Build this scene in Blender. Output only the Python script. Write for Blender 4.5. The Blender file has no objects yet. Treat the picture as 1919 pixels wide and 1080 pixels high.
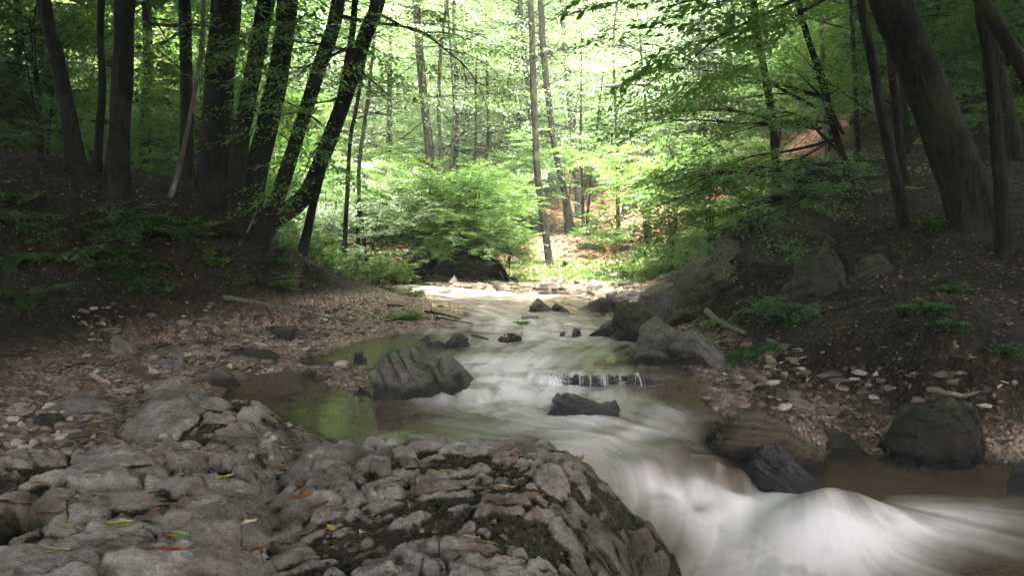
import bpy, bmesh, math, random
import numpy as np
from mathutils import Vector, Matrix
random.seed(5)
RNG = np.random.default_rng(11)
sc = bpy.context.scene
COL = sc.collection
D2R = math.radians

# ------------------------------------------------------------------ camera
CAM_Z = 1.5
PITCH = math.atan(110/1400)
FPX = 1400.0
cam_d = bpy.data.cameras.new('camera')
cam = bpy.data.objects.new('camera', cam_d)
COL.objects.link(cam)
cam.location = (0, 0, CAM_Z)
cam.rotation_euler = (math.pi/2 - PITCH, 0, 0)
cam_d.sensor_width = 36
cam_d.lens = 36*FPX/1919
cam_d.clip_end = 600
cam_d.clip_start = 0.05
sc.camera = cam

def ray(px, py):
    u = (px-959.5)/FPX; v = -(py-540)/FPX
    cp, sp = math.cos(PITCH), math.sin(PITCH)
    return np.array([u, cp + v*sp, -sp + v*cp])
def W(px, py, z):
    d = ray(px, py); t = (z-CAM_Z)/d[2]
    return np.array([d[0]*t, d[1]*t, z])
def AT(px, py, Y):
    d = ray(px, py); t = Y/d[1]
    return np.array([d[0]*t, Y, CAM_Z + d[2]*t])

# ------------------------------------------------------------------ noise
def _hash(ix, iy, iz, s):
    h = (ix.astype(np.uint32)*np.uint32(374761393)) ^ (iy.astype(np.uint32)*np.uint32(668265263)) \
        ^ (iz.astype(np.uint32)*np.uint32(2246822519)) ^ np.uint32((s*3266489917) & 0xffffffff)
    h = (h ^ (h >> np.uint32(13)))*np.uint32(1274126177)
    h = (h ^ (h >> np.uint32(15)))*np.uint32(2654435761)
    h = h ^ (h >> np.uint32(16))
    return h.astype(np.float32)*np.float32(1/4294967295.0)
def vn3(x, y, z, s=0):
    x = np.asarray(x, np.float32); y = np.asarray(y, np.float32); z = np.asarray(z, np.float32)
    fx, fy, fz = np.floor(x), np.floor(y), np.floor(z)
    ix, iy, iz = fx.astype(np.int32), fy.astype(np.int32), fz.astype(np.int32)
    a, b, c = x-fx, y-fy, z-fz
    a = a*a*a*(a*(a*6-15)+10); b = b*b*b*(b*(b*6-15)+10); c = c*c*c*(c*(c*6-15)+10)
    def H(i, j, k): return _hash(ix+i, iy+j, iz+k, s)
    x00 = H(0,0,0)*(1-a)+H(1,0,0)*a; x10 = H(0,1,0)*(1-a)+H(1,1,0)*a
    x01 = H(0,0,1)*(1-a)+H(1,0,1)*a; x11 = H(0,1,1)*(1-a)+H(1,1,1)*a
    return ((x00*(1-b)+x10*b)*(1-c)+(x01*(1-b)+x11*b)*c)*2-1
def vn2(x, y, s=0):
    x = np.asarray(x, np.float32); y = np.asarray(y, np.float32)
    fx, fy = np.floor(x), np.floor(y)
    ix, iy = fx.astype(np.int32), fy.astype(np.int32); iz = np.zeros_like(ix)
    a, b = x-fx, y-fy
    a = a*a*a*(a*(a*6-15)+10); b = b*b*b*(b*(b*6-15)+10)
    def H(i, j): return _hash(ix+i, iy+j, iz, s)
    return ((H(0,0)*(1-a)+H(1,0)*a)*(1-b)+(H(0,1)*(1-a)+H(1,1)*a)*b)*2-1
def fb3(x, y, z, o=4, s=0, g=.5):
    r = 0; am = 1; t = 0; f = 1
    for i in range(o):
        r = r + am*vn3(x*f+i*7.3, y*f+i*3.1, z*f-i*5.7, s+i); t += am; am *= g; f *= 2.03
    return r/t
def fb2(x, y, o=4, s=0, g=.5):
    r = 0; am = 1; t = 0; f = 1
    c, n = math.cos(.6), math.sin(.6)
    for i in range(o):
        r = r + am*vn2((x*c-y*n)*f+i*7.3, (x*n+y*c)*f+i*3.1, s+i); t += am; am *= g; f *= 2.03
        x, y = x*c-y*n, x*n+y*c
    return r/t
def wor2(x, y, s=0, jit=.9):
    x = np.asarray(x, np.float32); y = np.asarray(y, np.float32)
    ix, iy = np.floor(x).astype(np.int32), np.floor(y).astype(np.int32)
    F1 = np.full(x.shape, 9, np.float32); F2 = F1.copy(); ID = np.zeros(x.shape, np.float32)
    z = np.zeros_like(ix)
    for i in (-1, 0, 1):
        for j in (-1, 0, 1):
            cx, cy = ix+i, iy+j
            px = cx+.5+jit*(_hash(cx, cy, z, s)-.5); py = cy+.5+jit*(_hash(cx, cy, z, s+91)-.5)
            d = np.hypot(px-x, py-y); h = _hash(cx, cy, z, s+177)
            m = d < F1
            F2 = np.where(m, F1, np.minimum(F2, d)); ID = np.where(m, h, ID); F1 = np.where(m, d, F1)
    return F1, F2, ID
def sstep(a, b, x):
    t = np.clip((x-a)/(b-a), 0, 1); return t*t*(3-2*t)

class RBF:
    """multiquadric scattered-data surface"""
    def __init__(s, P, v, c=.5, reg=1e-4):
        P = np.asarray(P, float); v = np.asarray(v, float); s.P = P; s.c = c; n = len(P)
        A = np.zeros((n+3, n+3))
        A[:n, :n] = -np.sqrt(((P[:, None]-P[None])**2).sum(-1)+c*c) - reg*np.eye(n)
        A[:n, n] = 1; A[:n, n+1:] = P; A[n:, :n] = A[:n, n:].T
        s.w = np.linalg.solve(A, np.r_[v, 0, 0, 0])
    def __call__(s, x, y):
        n = len(s.P)
        r = s.w[n] + s.w[n+1]*x + s.w[n+2]*y
        for (px, py), w in zip(s.P, s.w[:n]):
            r = r - w*np.sqrt((x-px)**2+(y-py)**2+s.c**2)
        return r
def sdf(poly, x, y):
    """signed distance to polygon, positive outside"""
    poly = np.asarray(poly)[:, :2]; d = np.full(x.shape, 1e9); ins = np.zeros(x.shape, bool)
    n = len(poly)
    for i in range(n):
        ax, ay = poly[i]; bx, by = poly[(i+1) % n]
        ex, ey = bx-ax, by-ay; L = ex*ex+ey*ey+1e-12
        t = np.clip(((x-ax)*ex+(y-ay)*ey)/L, 0, 1)
        d = np.minimum(d, (x-ax-t*ex)**2+(y-ay-t*ey)**2)
        c = ((ay > y) != (by > y)) & (x < (bx-ax)*(y-ay)/((by-ay) if abs(by-ay) > 1e-9 else 1e-9)+ax)
        ins ^= c
    d = np.sqrt(d); return np.where(ins, -d, d)

# ------------------------------------------------------------------ mesh helpers
def mk(name, V, F, mat, parent=None, smooth=True, attrs=None, mats=None, midx=None, link=True):
    V = np.asarray(V, np.float32)
    if not isinstance(F, list): F = [F]
    F = [np.asarray(f, np.int32) for f in F if len(f)]
    me = bpy.data.meshes.new(name)
    me.vertices.add(len(V)); me.vertices.foreach_set('co', V.ravel())
    nl = sum(f.size for f in F); npoly = sum(len(f) for f in F)
    me.loops.add(nl); me.polygons.add(npoly)
    me.loops.foreach_set('vertex_index', np.concatenate([f.ravel() for f in F]))
    tot = np.concatenate([np.full(len(f), f.shape[1], np.int32) for f in F])
    me.polygons.foreach_set('loop_start', np.r_[0, np.cumsum(tot)[:-1]].astype(np.int32))
    me.polygons.foreach_set('use_smooth', np.full(npoly, smooth, bool))
    if mats:
        for m in mats: me.materials.append(m)
        me.polygons.foreach_set('material_index', np.asarray(midx, np.int32))
    elif mat: me.materials.append(mat)
    for k, a in (attrs or {}).items():
        at = me.attributes.new(k, 'FLOAT', 'POINT'); at.data.foreach_set('value', np.asarray(a, np.float32))
    me.update(calc_edges=True)
    o = bpy.data.objects.new(name, me)
    if link: COL.objects.link(o)
    if parent: o.parent = parent
    return o
def tag(o, label=None, cat=None, group=None, kind=None):
    if label: o['label'] = label
    if cat: o['category'] = cat
    if group: o['group'] = group
    if kind: o['kind'] = kind
    return o
def empty(name, loc, label, cat, group=None):
    o = bpy.data.objects.new(name, None); COL.objects.link(o); o.location = loc
    o.empty_display_size = .2
    return tag(o, label, cat, group)
def dup(root, loc, rz, s, label, group=None):
    r = root.copy(); COL.objects.link(r); r.location = loc; r.rotation_euler = (0, 0, rz); r.scale = (s, s, s)
    r['label'] = label
    if group: r['group'] = group
    for ch in list(root.children):
        c = ch.copy(); COL.objects.link(c); c.parent = r
        for g in list(ch.children):
            d = g.copy(); COL.objects.link(d); d.parent = c
    return r
def gridfaces(nu, nv):
    i = np.arange(nv-1)[:, None]*nu + np.arange(nu-1)[None]
    return np.stack([i, i+1, i+nu+1, i+nu], -1).reshape(-1, 4)
def resample(P, R, step):
    P = np.asarray(P, float); R = np.asarray(R, float)
    Q = np.vstack([2*P[0]-P[1], P, 2*P[-1]-P[-2]]); outP, outR = [], []
    for i in range(len(P)-1):
        n = max(2, int(np.linalg.norm(P[i+1]-P[i])/step)+1)
        t = np.linspace(0, 1, n, endpoint=False)[:, None]
        p0, p1, p2, p3 = Q[i:i+4]
        outP.append(.5*((2*p1)+(-p0+p2)*t+(2*p0-5*p1+4*p2-p3)*t*t+(-p0+3*p1-3*p2+p3)*t**3))
        outR.append(R[i]+(R[i+1]-R[i])*t[:, 0])
    return np.vstack(outP+[P[-1:]]), np.r_[np.concatenate(outR), R[-1]]
def tube(P, R, k=8, rough=0, seed=0, cap=True, root=0):
    P = np.asarray(P, float); n = len(P)
    T = np.gradient(P, axis=0); T /= np.linalg.norm(T, axis=1)[:, None]+1e-9
    ref = np.array([1., 0, 0]) if abs(T[0][0]) < .8 else np.array([0, 1., 0])
    N = np.zeros_like(P); u = ref-T[0]*(ref@T[0]); u /= np.linalg.norm(u); N[0] = u
    for i in range(1, n):
        u = u-T[i]*(u@T[i]); u /= np.linalg.norm(u)+1e-9; N[i] = u
    B = np.cross(T, N)
    a = np.linspace(0, 2*np.pi, k, endpoint=False)
    rr = np.repeat(np.asarray(R)[:, None], k, 1)
    if rough:
        s = np.r_[0, np.cumsum(np.linalg.norm(np.diff(P, axis=0), axis=1))]
        S, A = np.meshgrid(s, a, indexing='ij')
        rr = rr*(1+rough*fb3(np.cos(A)*2.2, np.sin(A)*2.2, S*.9, 3, seed)+rough*.5*fb3(np.cos(A)*6, np.sin(A)*6, S*1.6, 3, seed+7))
        if root:
            lob = np.maximum(0, np.cos(A*2.5+seed))+.6*np.maximum(0, np.cos(A*4+1+seed))
            rr = rr*(1+root*lob*np.exp(-S/(2.2*R[0])))
    V = P[:, None]+rr[..., None]*(np.cos(a)[None, :, None]*N[:, None]+np.sin(a)[None, :, None]*B[:, None])
    i = np.arange(n-1)[:, None]*k; j = np.arange(k)[None]; j2 = (j+1) % k
    F = np.stack([i+j, i+j2, i+k+j2, i+k+j], -1).reshape(-1, 4)
    V = V.reshape(-1, 3)
    if cap:
        V = np.vstack([V, P[-1:]+T[-1:]*np.asarray(R)[-1]*.5, P[:1]]); m = n*k
        jj = np.arange(k); tri = np.stack([(n-1)*k+jj, (n-1)*k+(jj+1) % k, np.full(k, m)], -1)
        tri2 = np.stack([(jj+1) % k, jj, np.full(k, m+1)], -1)
        return V, F, np.vstack([tri, tri2])
    return V, F, np.zeros((0, 3), int)
class MB:
    def __init__(s): s.V = []; s.Q = []; s.T = []; s.n = 0
    def add(s, V, Q, T=None):
        s.V.append(V); s.Q.append(np.asarray(Q, int).reshape(-1, 4)+s.n)
        if T is not None: s.T.append(np.asarray(T, int).reshape(-1, 3)+s.n)
        s.n += len(V)
    def tube(s, P, R, k=8, step=.15, rough=0, seed=0):
        P, R = resample(P, R, step); s.add(*tube(P, R, k, rough, seed))
    def build(s, name, mat, parent=None, off=(0, 0, 0), link=True):
        F = [np.vstack(s.Q)] + ([np.vstack(s.T)] if s.T else [])
        return mk(name, np.vstack(s.V)-np.asarray(off), F, mat, parent, link=link)
_ico = {}
def ico(n):
    if n not in _ico:
        bm = bmesh.new(); bmesh.ops.create_icosphere(bm, subdivisions=n, radius=1)
        _ico[n] = (np.array([v.co[:] for v in bm.verts]), np.array([[v.index for v in f.verts] for f in bm.faces])); bm.free()
    return _ico[n][0].copy(), _ico[n][1]

# ------------------------------------------------------------------ materials
class NT:
    def __init__(s, name):
        s.m = bpy.data.materials.new(name); s.m.use_nodes = True; s.t = s.m.node_tree; s.t.nodes.clear()
        s.out = s.n('ShaderNodeOutputMaterial')
    def n(s, typ, **kw):
        nd = s.t.nodes.new(typ)
        for k, v in kw.items():
            if k.startswith('i_'):
                key = k[2:]; key = int(key) if key.isdigit() else key.replace('_', ' ')
                inp = nd.inputs[key]
                if hasattr(v, 'is_output') or isinstance(v, bpy.types.NodeSocket): s.t.links.new(v, inp)
                else: inp.default_value = v
            else: setattr(nd, k, v)
        return nd
    def link(s, a, b): s.t.links.new(a, b)
    def attr(s, name): return s.n('ShaderNodeAttribute', attribute_name=name).outputs['Fac']
    def pos(s): return s.n('ShaderNodeNewGeometry').outputs['Position']
    def obj(s): return s.n('ShaderNodeTexCoord').outputs['Object']
    def map(s, v, scale=(1,1,1), rot=(0,0,0), loc=(0,0,0)):
        return s.n('ShaderNodeMapping', i_Vector=v, i_Scale=scale, i_Rotation=rot, i_Location=loc).outputs[0]
    def noise(s, v, scale, detail=4, rough=.55, dist=0):
        return s.n('ShaderNodeTexNoise', i_Vector=v, i_Scale=scale, i_Detail=detail, i_Roughness=rough, i_Distortion=dist).outputs['Fac']
    def vor(s, v, scale, feature='F1', out='Distance'):
        return s.n('ShaderNodeTexVoronoi', i_Vector=v, i_Scale=scale, feature=feature).outputs[out]
    def ramp(s, f, stops, interp='LINEAR'):
        r = s.n('ShaderNodeValToRGB', i_Fac=f); cr = r.color_ramp; cr.interpolation = interp
        while len(cr.elements) < len(stops): cr.elements.new(.5)
        for e, (p, c) in zip(cr.elements, stops):
            e.position = p; e.color = (*c, 1) if not np.isscalar(c) else (c, c, c, 1)
        return r.outputs[0]
    def mix(s, f, a, b, mode='MIX'):
        nd = s.n('ShaderNodeMix', data_type='RGBA', blend_type=mode)
        for i, v in ((0, f), (6, a), (7, b)):
            if isinstance(v, bpy.types.NodeSocket): s.link(v, nd.inputs[i])
            elif i == 0: nd.inputs[0].default_value = v
            else: nd.inputs[i].default_value = (*v, 1) if not np.isscalar(v) else (v, v, v, 1)
        return nd.outputs[2]
    def math(s, op, a, b=0.0, clamp=False):
        nd = s.n('ShaderNodeMath', operation=op, use_clamp=clamp)
        for i, v in ((0, a), (1, b)):
            if isinstance(v, bpy.types.NodeSocket): s.link(v, nd.inputs[i])
            else: nd.inputs[i].default_value = v
        return nd.outputs[0]
    def bump(s, h, strength, dist, normal=None):
        nd = s.n('ShaderNodeBump', i_Height=h, i_Strength=strength, i_Distance=dist)
        if normal: s.link(normal, nd.inputs['Normal'])
        return nd.outputs[0]
    def bsdf(s, color, rough=.8, normal=None, spec=.3):
        b = s.n('ShaderNodeBsdfPrincipled')
        for k, v in (('Base Color', color), ('Roughness', rough), ('Normal', normal), ('Specular IOR Level', spec)):
            if v is None: continue
            if isinstance(v, bpy.types.NodeSocket): s.link(v, b.inputs[k])
            elif k == 'Base Color': b.inputs[k].default_value = (*v, 1)
            else: b.inputs[k].default_value = v
        return b.outputs[0]
    def done(s, sh): s.link(sh, s.out.inputs[0]); return s.m

def mat_rock(name, c1, c2, moss=0., rough=.7, strata=(0, 0), wet=0.):
    """bare stone: speckle, foliation streaks, moss on the upper faces, wet band at the waterline"""
    t = NT(name); p = t.pos(); wa = t.attr('wet')
    n1 = t.noise(p, 2.2, 6, .6); n2 = t.noise(p, 38, 5, .7); n3 = t.noise(p, 170, 2, .7)
    st = t.noise(t.map(t.map(p, rot=(strata[0], strata[1], .5)), scale=(4, 4, 34)), 1.0, 7, .7, .7)
    f = t.math('ADD', t.math('MULTIPLY', n1, .45), t.math('ADD', t.math('MULTIPLY', st, .35), t.math('MULTIPLY', n2, .3)))
    col = t.ramp(f, [(.36, c1), (.5, tuple((a+b)/2*.95 for a, b in zip(c1, c2))), (.7, c2)])
    col = t.mix(t.ramp(n3, [(.35, 0), (.7, .5)]), col, tuple(x*.5 for x in c1))
    col = t.mix(t.ramp(t.noise(p, 5.5, 4), [(.55, 0), (.72, .55)]), col, (.13, .075, .035))
    geo = t.n('ShaderNodeNewGeometry')
    nz = t.n('ShaderNodeSeparateXYZ', i_0=geo.outputs['Normal']).outputs[2]
    mm = t.math('MULTIPLY', t.ramp(t.noise(p, 6, 6, .7), [(.46, 0), (.62, 1)]), t.ramp(nz, [(.1, 0), (.75, 1)]))
    mcol = t.mix(t.noise(p, 90, 3), (.022, .042, .006), (.085, .13, .02))
    col = t.mix(t.math('MULTIPLY', mm, moss, True), col, mcol)
    col = t.mix(t.ramp(t.noise(p, 13, 6, .75), [(.56, 0), (.66, .5)]), col, tuple(min(1, x*1.7) for x in c2))
    gr = t.attr('groove'); col = t.mix(t.math('MULTIPLY', gr, .9, True), col, tuple(x*.35 for x in c1))
    col = t.mix(t.math('MULTIPLY', t.attr('layer'), .4, True), col, c2)
    col = t.mix(t.math('MULTIPLY', wa, .92), col, t.mix(.12, (.008, .008, .007), c1))
    h = t.math('ADD', t.math('MULTIPLY', st, 1.), t.math('ADD', t.math('MULTIPLY', n2, .55), t.math('MULTIPLY', n3, .15)))
    r = t.math('SUBTRACT', t.ramp(t.noise(p, 9, 4), [(.3, max(.05, rough-.22)), (.7, min(1, rough+.1))]), t.math('MULTIPLY', wa, .35))
    return t.done(t.bsdf(col, r, t.bump(h, 1., .05), .3+.4*wet))
EXPO = 4.88
# ================================================================== water level
WZ = [(780,545,.03),(900,560,.02),(1000,600,0),(700,650,0),(860,640,0),(1000,650,0),(1150,650,0),(1250,690,0),(1150,697,-.005),(1040,700,-.01),
 (600,680,0),(520,690,0),(1150,728,-.075),(1280,728,-.075),(960,690,0),(935,725,-.05),(960,745,-.09),(1010,728,-.06),(1000,765,-.10),(880,780,-.12),(700,790,-.12),(450,745,-.12),
 (560,790,-.12),(1100,775,-.12),(1250,745,-.09),(1300,770,-.11),(1100,812,-.13),(1000,822,-.15),(1250,830,-.18),(1190,860,-.20),(1330,850,-.21),
 (1300,895,-.31),(1390,870,-.27),(1445,900,-.38),(1425,828,-.27),(1450,845,-.36),(1500,860,-.46),(1560,875,-.50),(1530,820,-.45),(1500,895,-.46),(1600,840,-.5),(1380,928,-.47),(1250,930,-.38),(1290,958,-.51),(1430,935,-.52),(1480,930,-.5),(1560,950,-.5),
 (1640,950,-.5),(1715,955,-.5),(1620,1000,-.51),(1470,985,-.51),(1400,1000,-.52),(1400,1075,-.52),(1600,1065,-.53),(1750,960,-.5),(1850,1000,-.52),
 (1910,1075,-.53),(1700,890,-.5),(1850,890,-.5),(1919,895,-.5),(1250,1065,-.53),(1630,890,-.5),(1560,1010,-.49)]
_p = np.array([W(*a) for a in WZ])
def _wz(x, y):
    a = np.zeros(np.shape(x)); b = a+1e-9
    for px, py, pz in _p:
        w = ((x-px)**2+(y-py)**2*(.6 if py > 8 else 1)+.014)**-1.9; a = a+w*pz; b = b+w
    return a/b
def water_z(x, y):
    r = np.clip(_wz(np.clip(x, -4, 4.5), np.clip(y, 3.5, 22)), -.56, .05)
    mu, mv = (x-MND[0])*.93+(y-MND[1])*.36, -(x-MND[0])*.36+(y-MND[1])*.93
    r = r + .23*np.exp(-(np.abs(mu)/.46)**2.2-(np.abs(mv)/.30)**2.)
    k = sstep(LIPX0-.25, LIPX0+.15, x)*sstep(LIPX1+.4, LIPX1, x)*sstep(.55, .2, np.abs(y-LIPF))
    yf = lip_y(x)
    return r*(1-k)+k*(-.082+.088*sstep(-.03, .05, y-yf))
_a, _b = W(1000, 706, -.02), W(1292, 716, -.03)
MND = W(1560, 930, -.3)
def lip_y(x): return LIPF+(_b[1]-_a[1])/(_b[0]-_a[0])*(x-(LIPX0+LIPX1)/2)+.05*np.sin((x-(LIPX0+LIPX1)/2)*5)+.03*np.sin(x*13)
LIPX0, LIPX1, LIPF = _a[0], _b[0], (_a[1]+_b[1])/2-.035
WPOLY = [W(*a) for a in [(600,528,.04),(690,534,.03),(755,540,.03),(800,552,.02),(868,576,.0),(885,590,0),(840,608,0),(760,625,0),(690,640,0),(610,660,0),(545,677,0),
  (570,690,-.0),(640,686,-.0),(694,690,-.02),(702,728,-.08),(640,736,-.1),(565,712,-.1),(430,724,-.1),(415,748,-.12),(470,775,-.12),(560,800,-.12),(640,850,-.15),(900,900,-.2),(1100,940,-.4)]] + \
  [np.array([.55,3.9,0]), np.array([.5,3.0,0]), np.array([6,3.0,0]), np.array([8,6.6,0])] + \
  [W(*a) for a in [(1919,872,-.5),(1830,866,-.5),(1690,868,-.5),(1600,850,-.5),(1560,838,-.4),(1440,790,-.15),(1335,757,-.1),(1320,735,-.08),(1300,705,-.03),
  (1285,690,0),(1215,682,0),(1190,655,0),(1190,632,0),(1150,600,0),(1150,585,.0),(1185,572,.02),(1150,556,.02),(1090,551,.02),(990,549,.02),(900,543,.03),(820,537,.03),(770,532,.03),(700,524,.04),(600,520,.04)]]
WPOLY = np.array(WPOLY)[:, :2]

# ================================================================== ground
def P_(px, py, Y):
    a = AT(px, py, Y); return (a[0], a[1], a[2])
GC = [P_(0,300,10), P_(75,305,10.3), P_(150,322,11), P_(220,340,11.2), P_(300,362,11.5), P_(380,385,11.8), P_(460,448,12), P_(520,472,12.6), P_(590,505,13),
 tuple(W(0,660,.3)), tuple(W(250,605,.25)), P_(100,520,9.3), P_(100,430,9.8), P_(350,480,11), P_(250,430,10.8), P_(450,530,11.6), P_(590,540,12.6), tuple(W(600,572,.24)),
 tuple(W(700,580,.14)), tuple(W(550,620,.14)), tuple(W(400,650,.16)), tuple(W(420,590,.24)), (-2.9,17.5,.45), (-3.6,15,.55), (-5.5,17,1.0), (-4.2,20,.6),
 (-10,15,2.3), (-10,20,1.2), (-18,16,3), (-18,26,2.6), (-8,26,1.2), (-4.5,24,.9), (-6,31,2.2), (-20,36,7), (-34,30,8), (-34,16,6), (-12,36,5.5), (-12,8,3.2),(-8,7,1.5),(-14,2,3.2),(-6,2,.9),(-9,-3,1.8),(0,-4,.6),
 tuple(W(100,760,.1)), tuple(W(30,830,.1)), tuple(W(300,850,.06)), (-1,3.5,.08), (-1.15,2.6,.1), (-3,2.0,.2),(0,1.5,.1),
 tuple(W(1000,528,.08)), tuple(W(820,528,.08)), tuple(W(1190,540,.12)), tuple(W(1150,520,.14)), tuple(W(900,512,.15)), P_(1030,500,24), P_(1130,490,24), P_(820,492,23), P_(1075,446,26.5), P_(1180,455,27),P_(940,470,26), P_(800,440,27.5), (-3,30,2.3),
 P_(1200,400,32), P_(1200,330,37), P_(1000,400,32), P_(800,380,32), P_(900,300,38), P_(1300,400,29), (0,44,9.8), (0,52,17), (-12,46,12), (-12,54,19), (12,44,12), (12,54,20), (-30,50,19), (30,50,24), (0,66,25), (-30,66,26), (30,66,30),
 tuple(W(1250,520,.25)), P_(1320,485,20), P_(1240,560,13), P_(1350,475,14.5),
 P_(1300,600,10.2), P_(1400,590,9.5), P_(1500,600,8.6), P_(1700,600,7.7), P_(1900,600,7.1), P_(1900,480,9), P_(1830,420,10), P_(1700,430,11), P_(1600,392,13), P_(1919,300,13), P_(1800,250,16), P_(1500,340,16),
 (14,20,6.2), (12,26,6.5), (9,20,3.6), (6.5,24,2.2), (20,14,7.5), (24,26,12), (12,8,3.6), (10,4,2.2), (6,7.4,.35), (9,-2,2),(5,2,-.5),
 tuple(W(1450,725,.06)), tuple(W(1650,745,.05)), tuple(W(1900,770,.15)), tuple(W(1380,690,.08)), tuple(W(1300,660,.1)), tuple(W(1560,690,.12)), tuple(W(1750,680,.3)), tuple(W(1640,800,-.25)), tuple(W(1880,830,-.2))]
GC = np.array(GC)
_g = RBF(GC[:, :2], GC[:, 2], .5, 2e-3)
def ground_h(x, y, noise=True):
    x = np.asarray(x, float); y = np.asarray(y, float)
    b = _g(x, y)
    far = sstep(27, 36, y)
    if noise:
        b = b + fb2(x*.35, y*.35, 3, 3)*(.12+.9*far) + fb2(x*1.6, y*1.6, 4, 9)*.09*(1+far)
    near = (x > -8) & (x < 9) & (y > 0) & (y < 30)
    d = np.full(x.shape, 5.)
    if near.any():
        xn, yn = x[near], y[near]
        w = sdf(WPOLY, xn, yn)
        w = w + fb2(xn*2.2, yn*2.2, 3, 21)*.10*sstep(4, 9, yn)
        wl = water_z(xn, yn)
        bed = wl - np.minimum(.30, .03+.22*np.abs(w)) + (fb2(xn*4, yn*4, 3, 33)*.03 if noise else 0)
        bank = wl + .015 + .10*np.clip(w, 0, 3)
        k = sstep(.0, 1., w/(1.5-1.05*sstep(1, 1.8, xn)*sstep(8.5, 7.5, yn)))
        bb = b[near]
        b[near] = np.where(w < 0, bed, bank*(1-k)+np.maximum(bb, wl+.02)*k)
        d[near] = w
    if noise:
        b = b + fb2(x*7, y*7, 3, 14)*.03*sstep(0, .3, d)
    return b
# sheet fan: fine near, coarse far
nu, nv = 760, 620
u = np.linspace(-1.25, 1.25, nu); yy = -3.5+np.exp(np.linspace(math.log(2.5), math.log(78), nv))-2.5+.5
X = u[None]*(yy[:, None]+7.5); Y = np.repeat(yy[:, None], nu, 1)
gz = ground_h(X.ravel(), Y.ravel()).reshape(X.shape)
w_ = sdf(WPOLY, X.ravel(), Y.ravel()).reshape(X.shape)
# gravel near the stream, litter up the banks
xr, yr = X.ravel(), Y.ravel()
gp = np.array([(W(700,590,.1)[0],W(700,590,.1)[1]),])
hgt = gz-np.clip(water_z(xr, yr).reshape(X.shape), -.5, 0)
grav = sstep(.42, .12, hgt+.10*fb2(xr*1.2, yr*1.2, 3, 5).reshape(X.shape))*sstep(24, 20, Y)
bar = np.exp(-(((X-W(700,590,.1)[0])/1.6)**2+((Y-12.4)/2.6)**2)); grav = np.clip(np.maximum(grav, bar*1.3*sstep(.5,.3,gz)), 0, 1)
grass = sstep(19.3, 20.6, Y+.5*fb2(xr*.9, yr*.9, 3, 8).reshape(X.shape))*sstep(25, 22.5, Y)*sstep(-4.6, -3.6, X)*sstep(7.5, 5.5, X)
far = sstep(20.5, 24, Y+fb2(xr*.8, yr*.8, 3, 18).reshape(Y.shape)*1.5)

def mat_ground():
    t = NT('forest_floor'); p = t.pos()
    n1 = t.noise(p, 3, 6, .65); n2 = t.noise(p, 26, 5, .7); v = t.vor(p, 24); vc = t.n('ShaderNodeTexVoronoi', i_Vector=p, i_Scale=24.).outputs['Color']
    vcs = t.n('ShaderNodeSeparateColor', i_0=vc).outputs[0]
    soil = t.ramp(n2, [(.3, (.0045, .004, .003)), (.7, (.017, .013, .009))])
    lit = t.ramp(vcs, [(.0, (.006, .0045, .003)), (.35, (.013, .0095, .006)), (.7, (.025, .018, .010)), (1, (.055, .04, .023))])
    litter = t.mix(t.ramp(n1, [(.35, 0), (.6, .85)]), soil, lit)  # bank soil and litter darkened in colour to deepen the banks' shade
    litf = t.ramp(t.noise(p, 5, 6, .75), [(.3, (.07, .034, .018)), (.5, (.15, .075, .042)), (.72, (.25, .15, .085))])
    g1 = t.ramp(t.n('ShaderNodeSeparateColor', i_0=t.n('ShaderNodeTexVoronoi', i_Vector=p, i_Scale=34.).outputs['Color']).outputs[1],
                [(0, (.05, .038, .026)), (.4, (.17, .125, .085)), (.8, (.33, .25, .18)), (1, (.52, .44, .36))])
    gravel = t.mix(t.ramp(n1, [(.25, .3), (.6, 1)]), (.16, .115, .075), g1)
    zz = t.n('ShaderNodeSeparateXYZ', i_0=p).outputs[2]
    litf = t.mix(t.math('MULTIPLY', t.ramp(t.math('MULTIPLY', zz, .06), [(.25, 0), (.55, 1)]), t.ramp(t.noise(p, 1.1, 5, .7), [(.35, .3), (.6, .95)])), litf, t.mix(n2, (.018, .035, .010), (.05, .085, .022)))
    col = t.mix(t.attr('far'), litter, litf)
    col = t.mix(t.attr('gravel'), col, gravel)
    col = t.mix(t.math('MULTIPLY', t.attr('grass'), t.ramp(n2, [(.35, .3), (.6, 1)])), col, (.07, .11, .025))
    col = t.mix(t.attr('wet'), col, t.mix(t.ramp(t.math('MULTIPLY', t.n('ShaderNodeSeparateXYZ', i_0=p).outputs[2], -1.), [(.24, 0), (.40, .8)]), t.mix(.55, g1, (.11, .085, .05), 'MULTIPLY'), (.02, .018, .014)))
    h = t.math('ADD', t.math('MULTIPLY', v, -1.), n2)
    return t.done(t.bsdf(col, t.math('SUBTRACT', .9, t.math('MULTIPLY', t.attr('wet'), .4)), t.bump(h, .8, .03), .2))
M_ground = mat_ground()
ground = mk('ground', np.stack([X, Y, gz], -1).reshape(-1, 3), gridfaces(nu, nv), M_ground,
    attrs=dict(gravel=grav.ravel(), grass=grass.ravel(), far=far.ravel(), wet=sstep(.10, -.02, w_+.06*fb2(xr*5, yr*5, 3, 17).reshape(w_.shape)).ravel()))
tag(ground, 'forest floor of soil, gravel and fallen leaves rising into wooded banks', 'ground', kind='structure')
del X, Y, gz, hgt, bar

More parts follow.
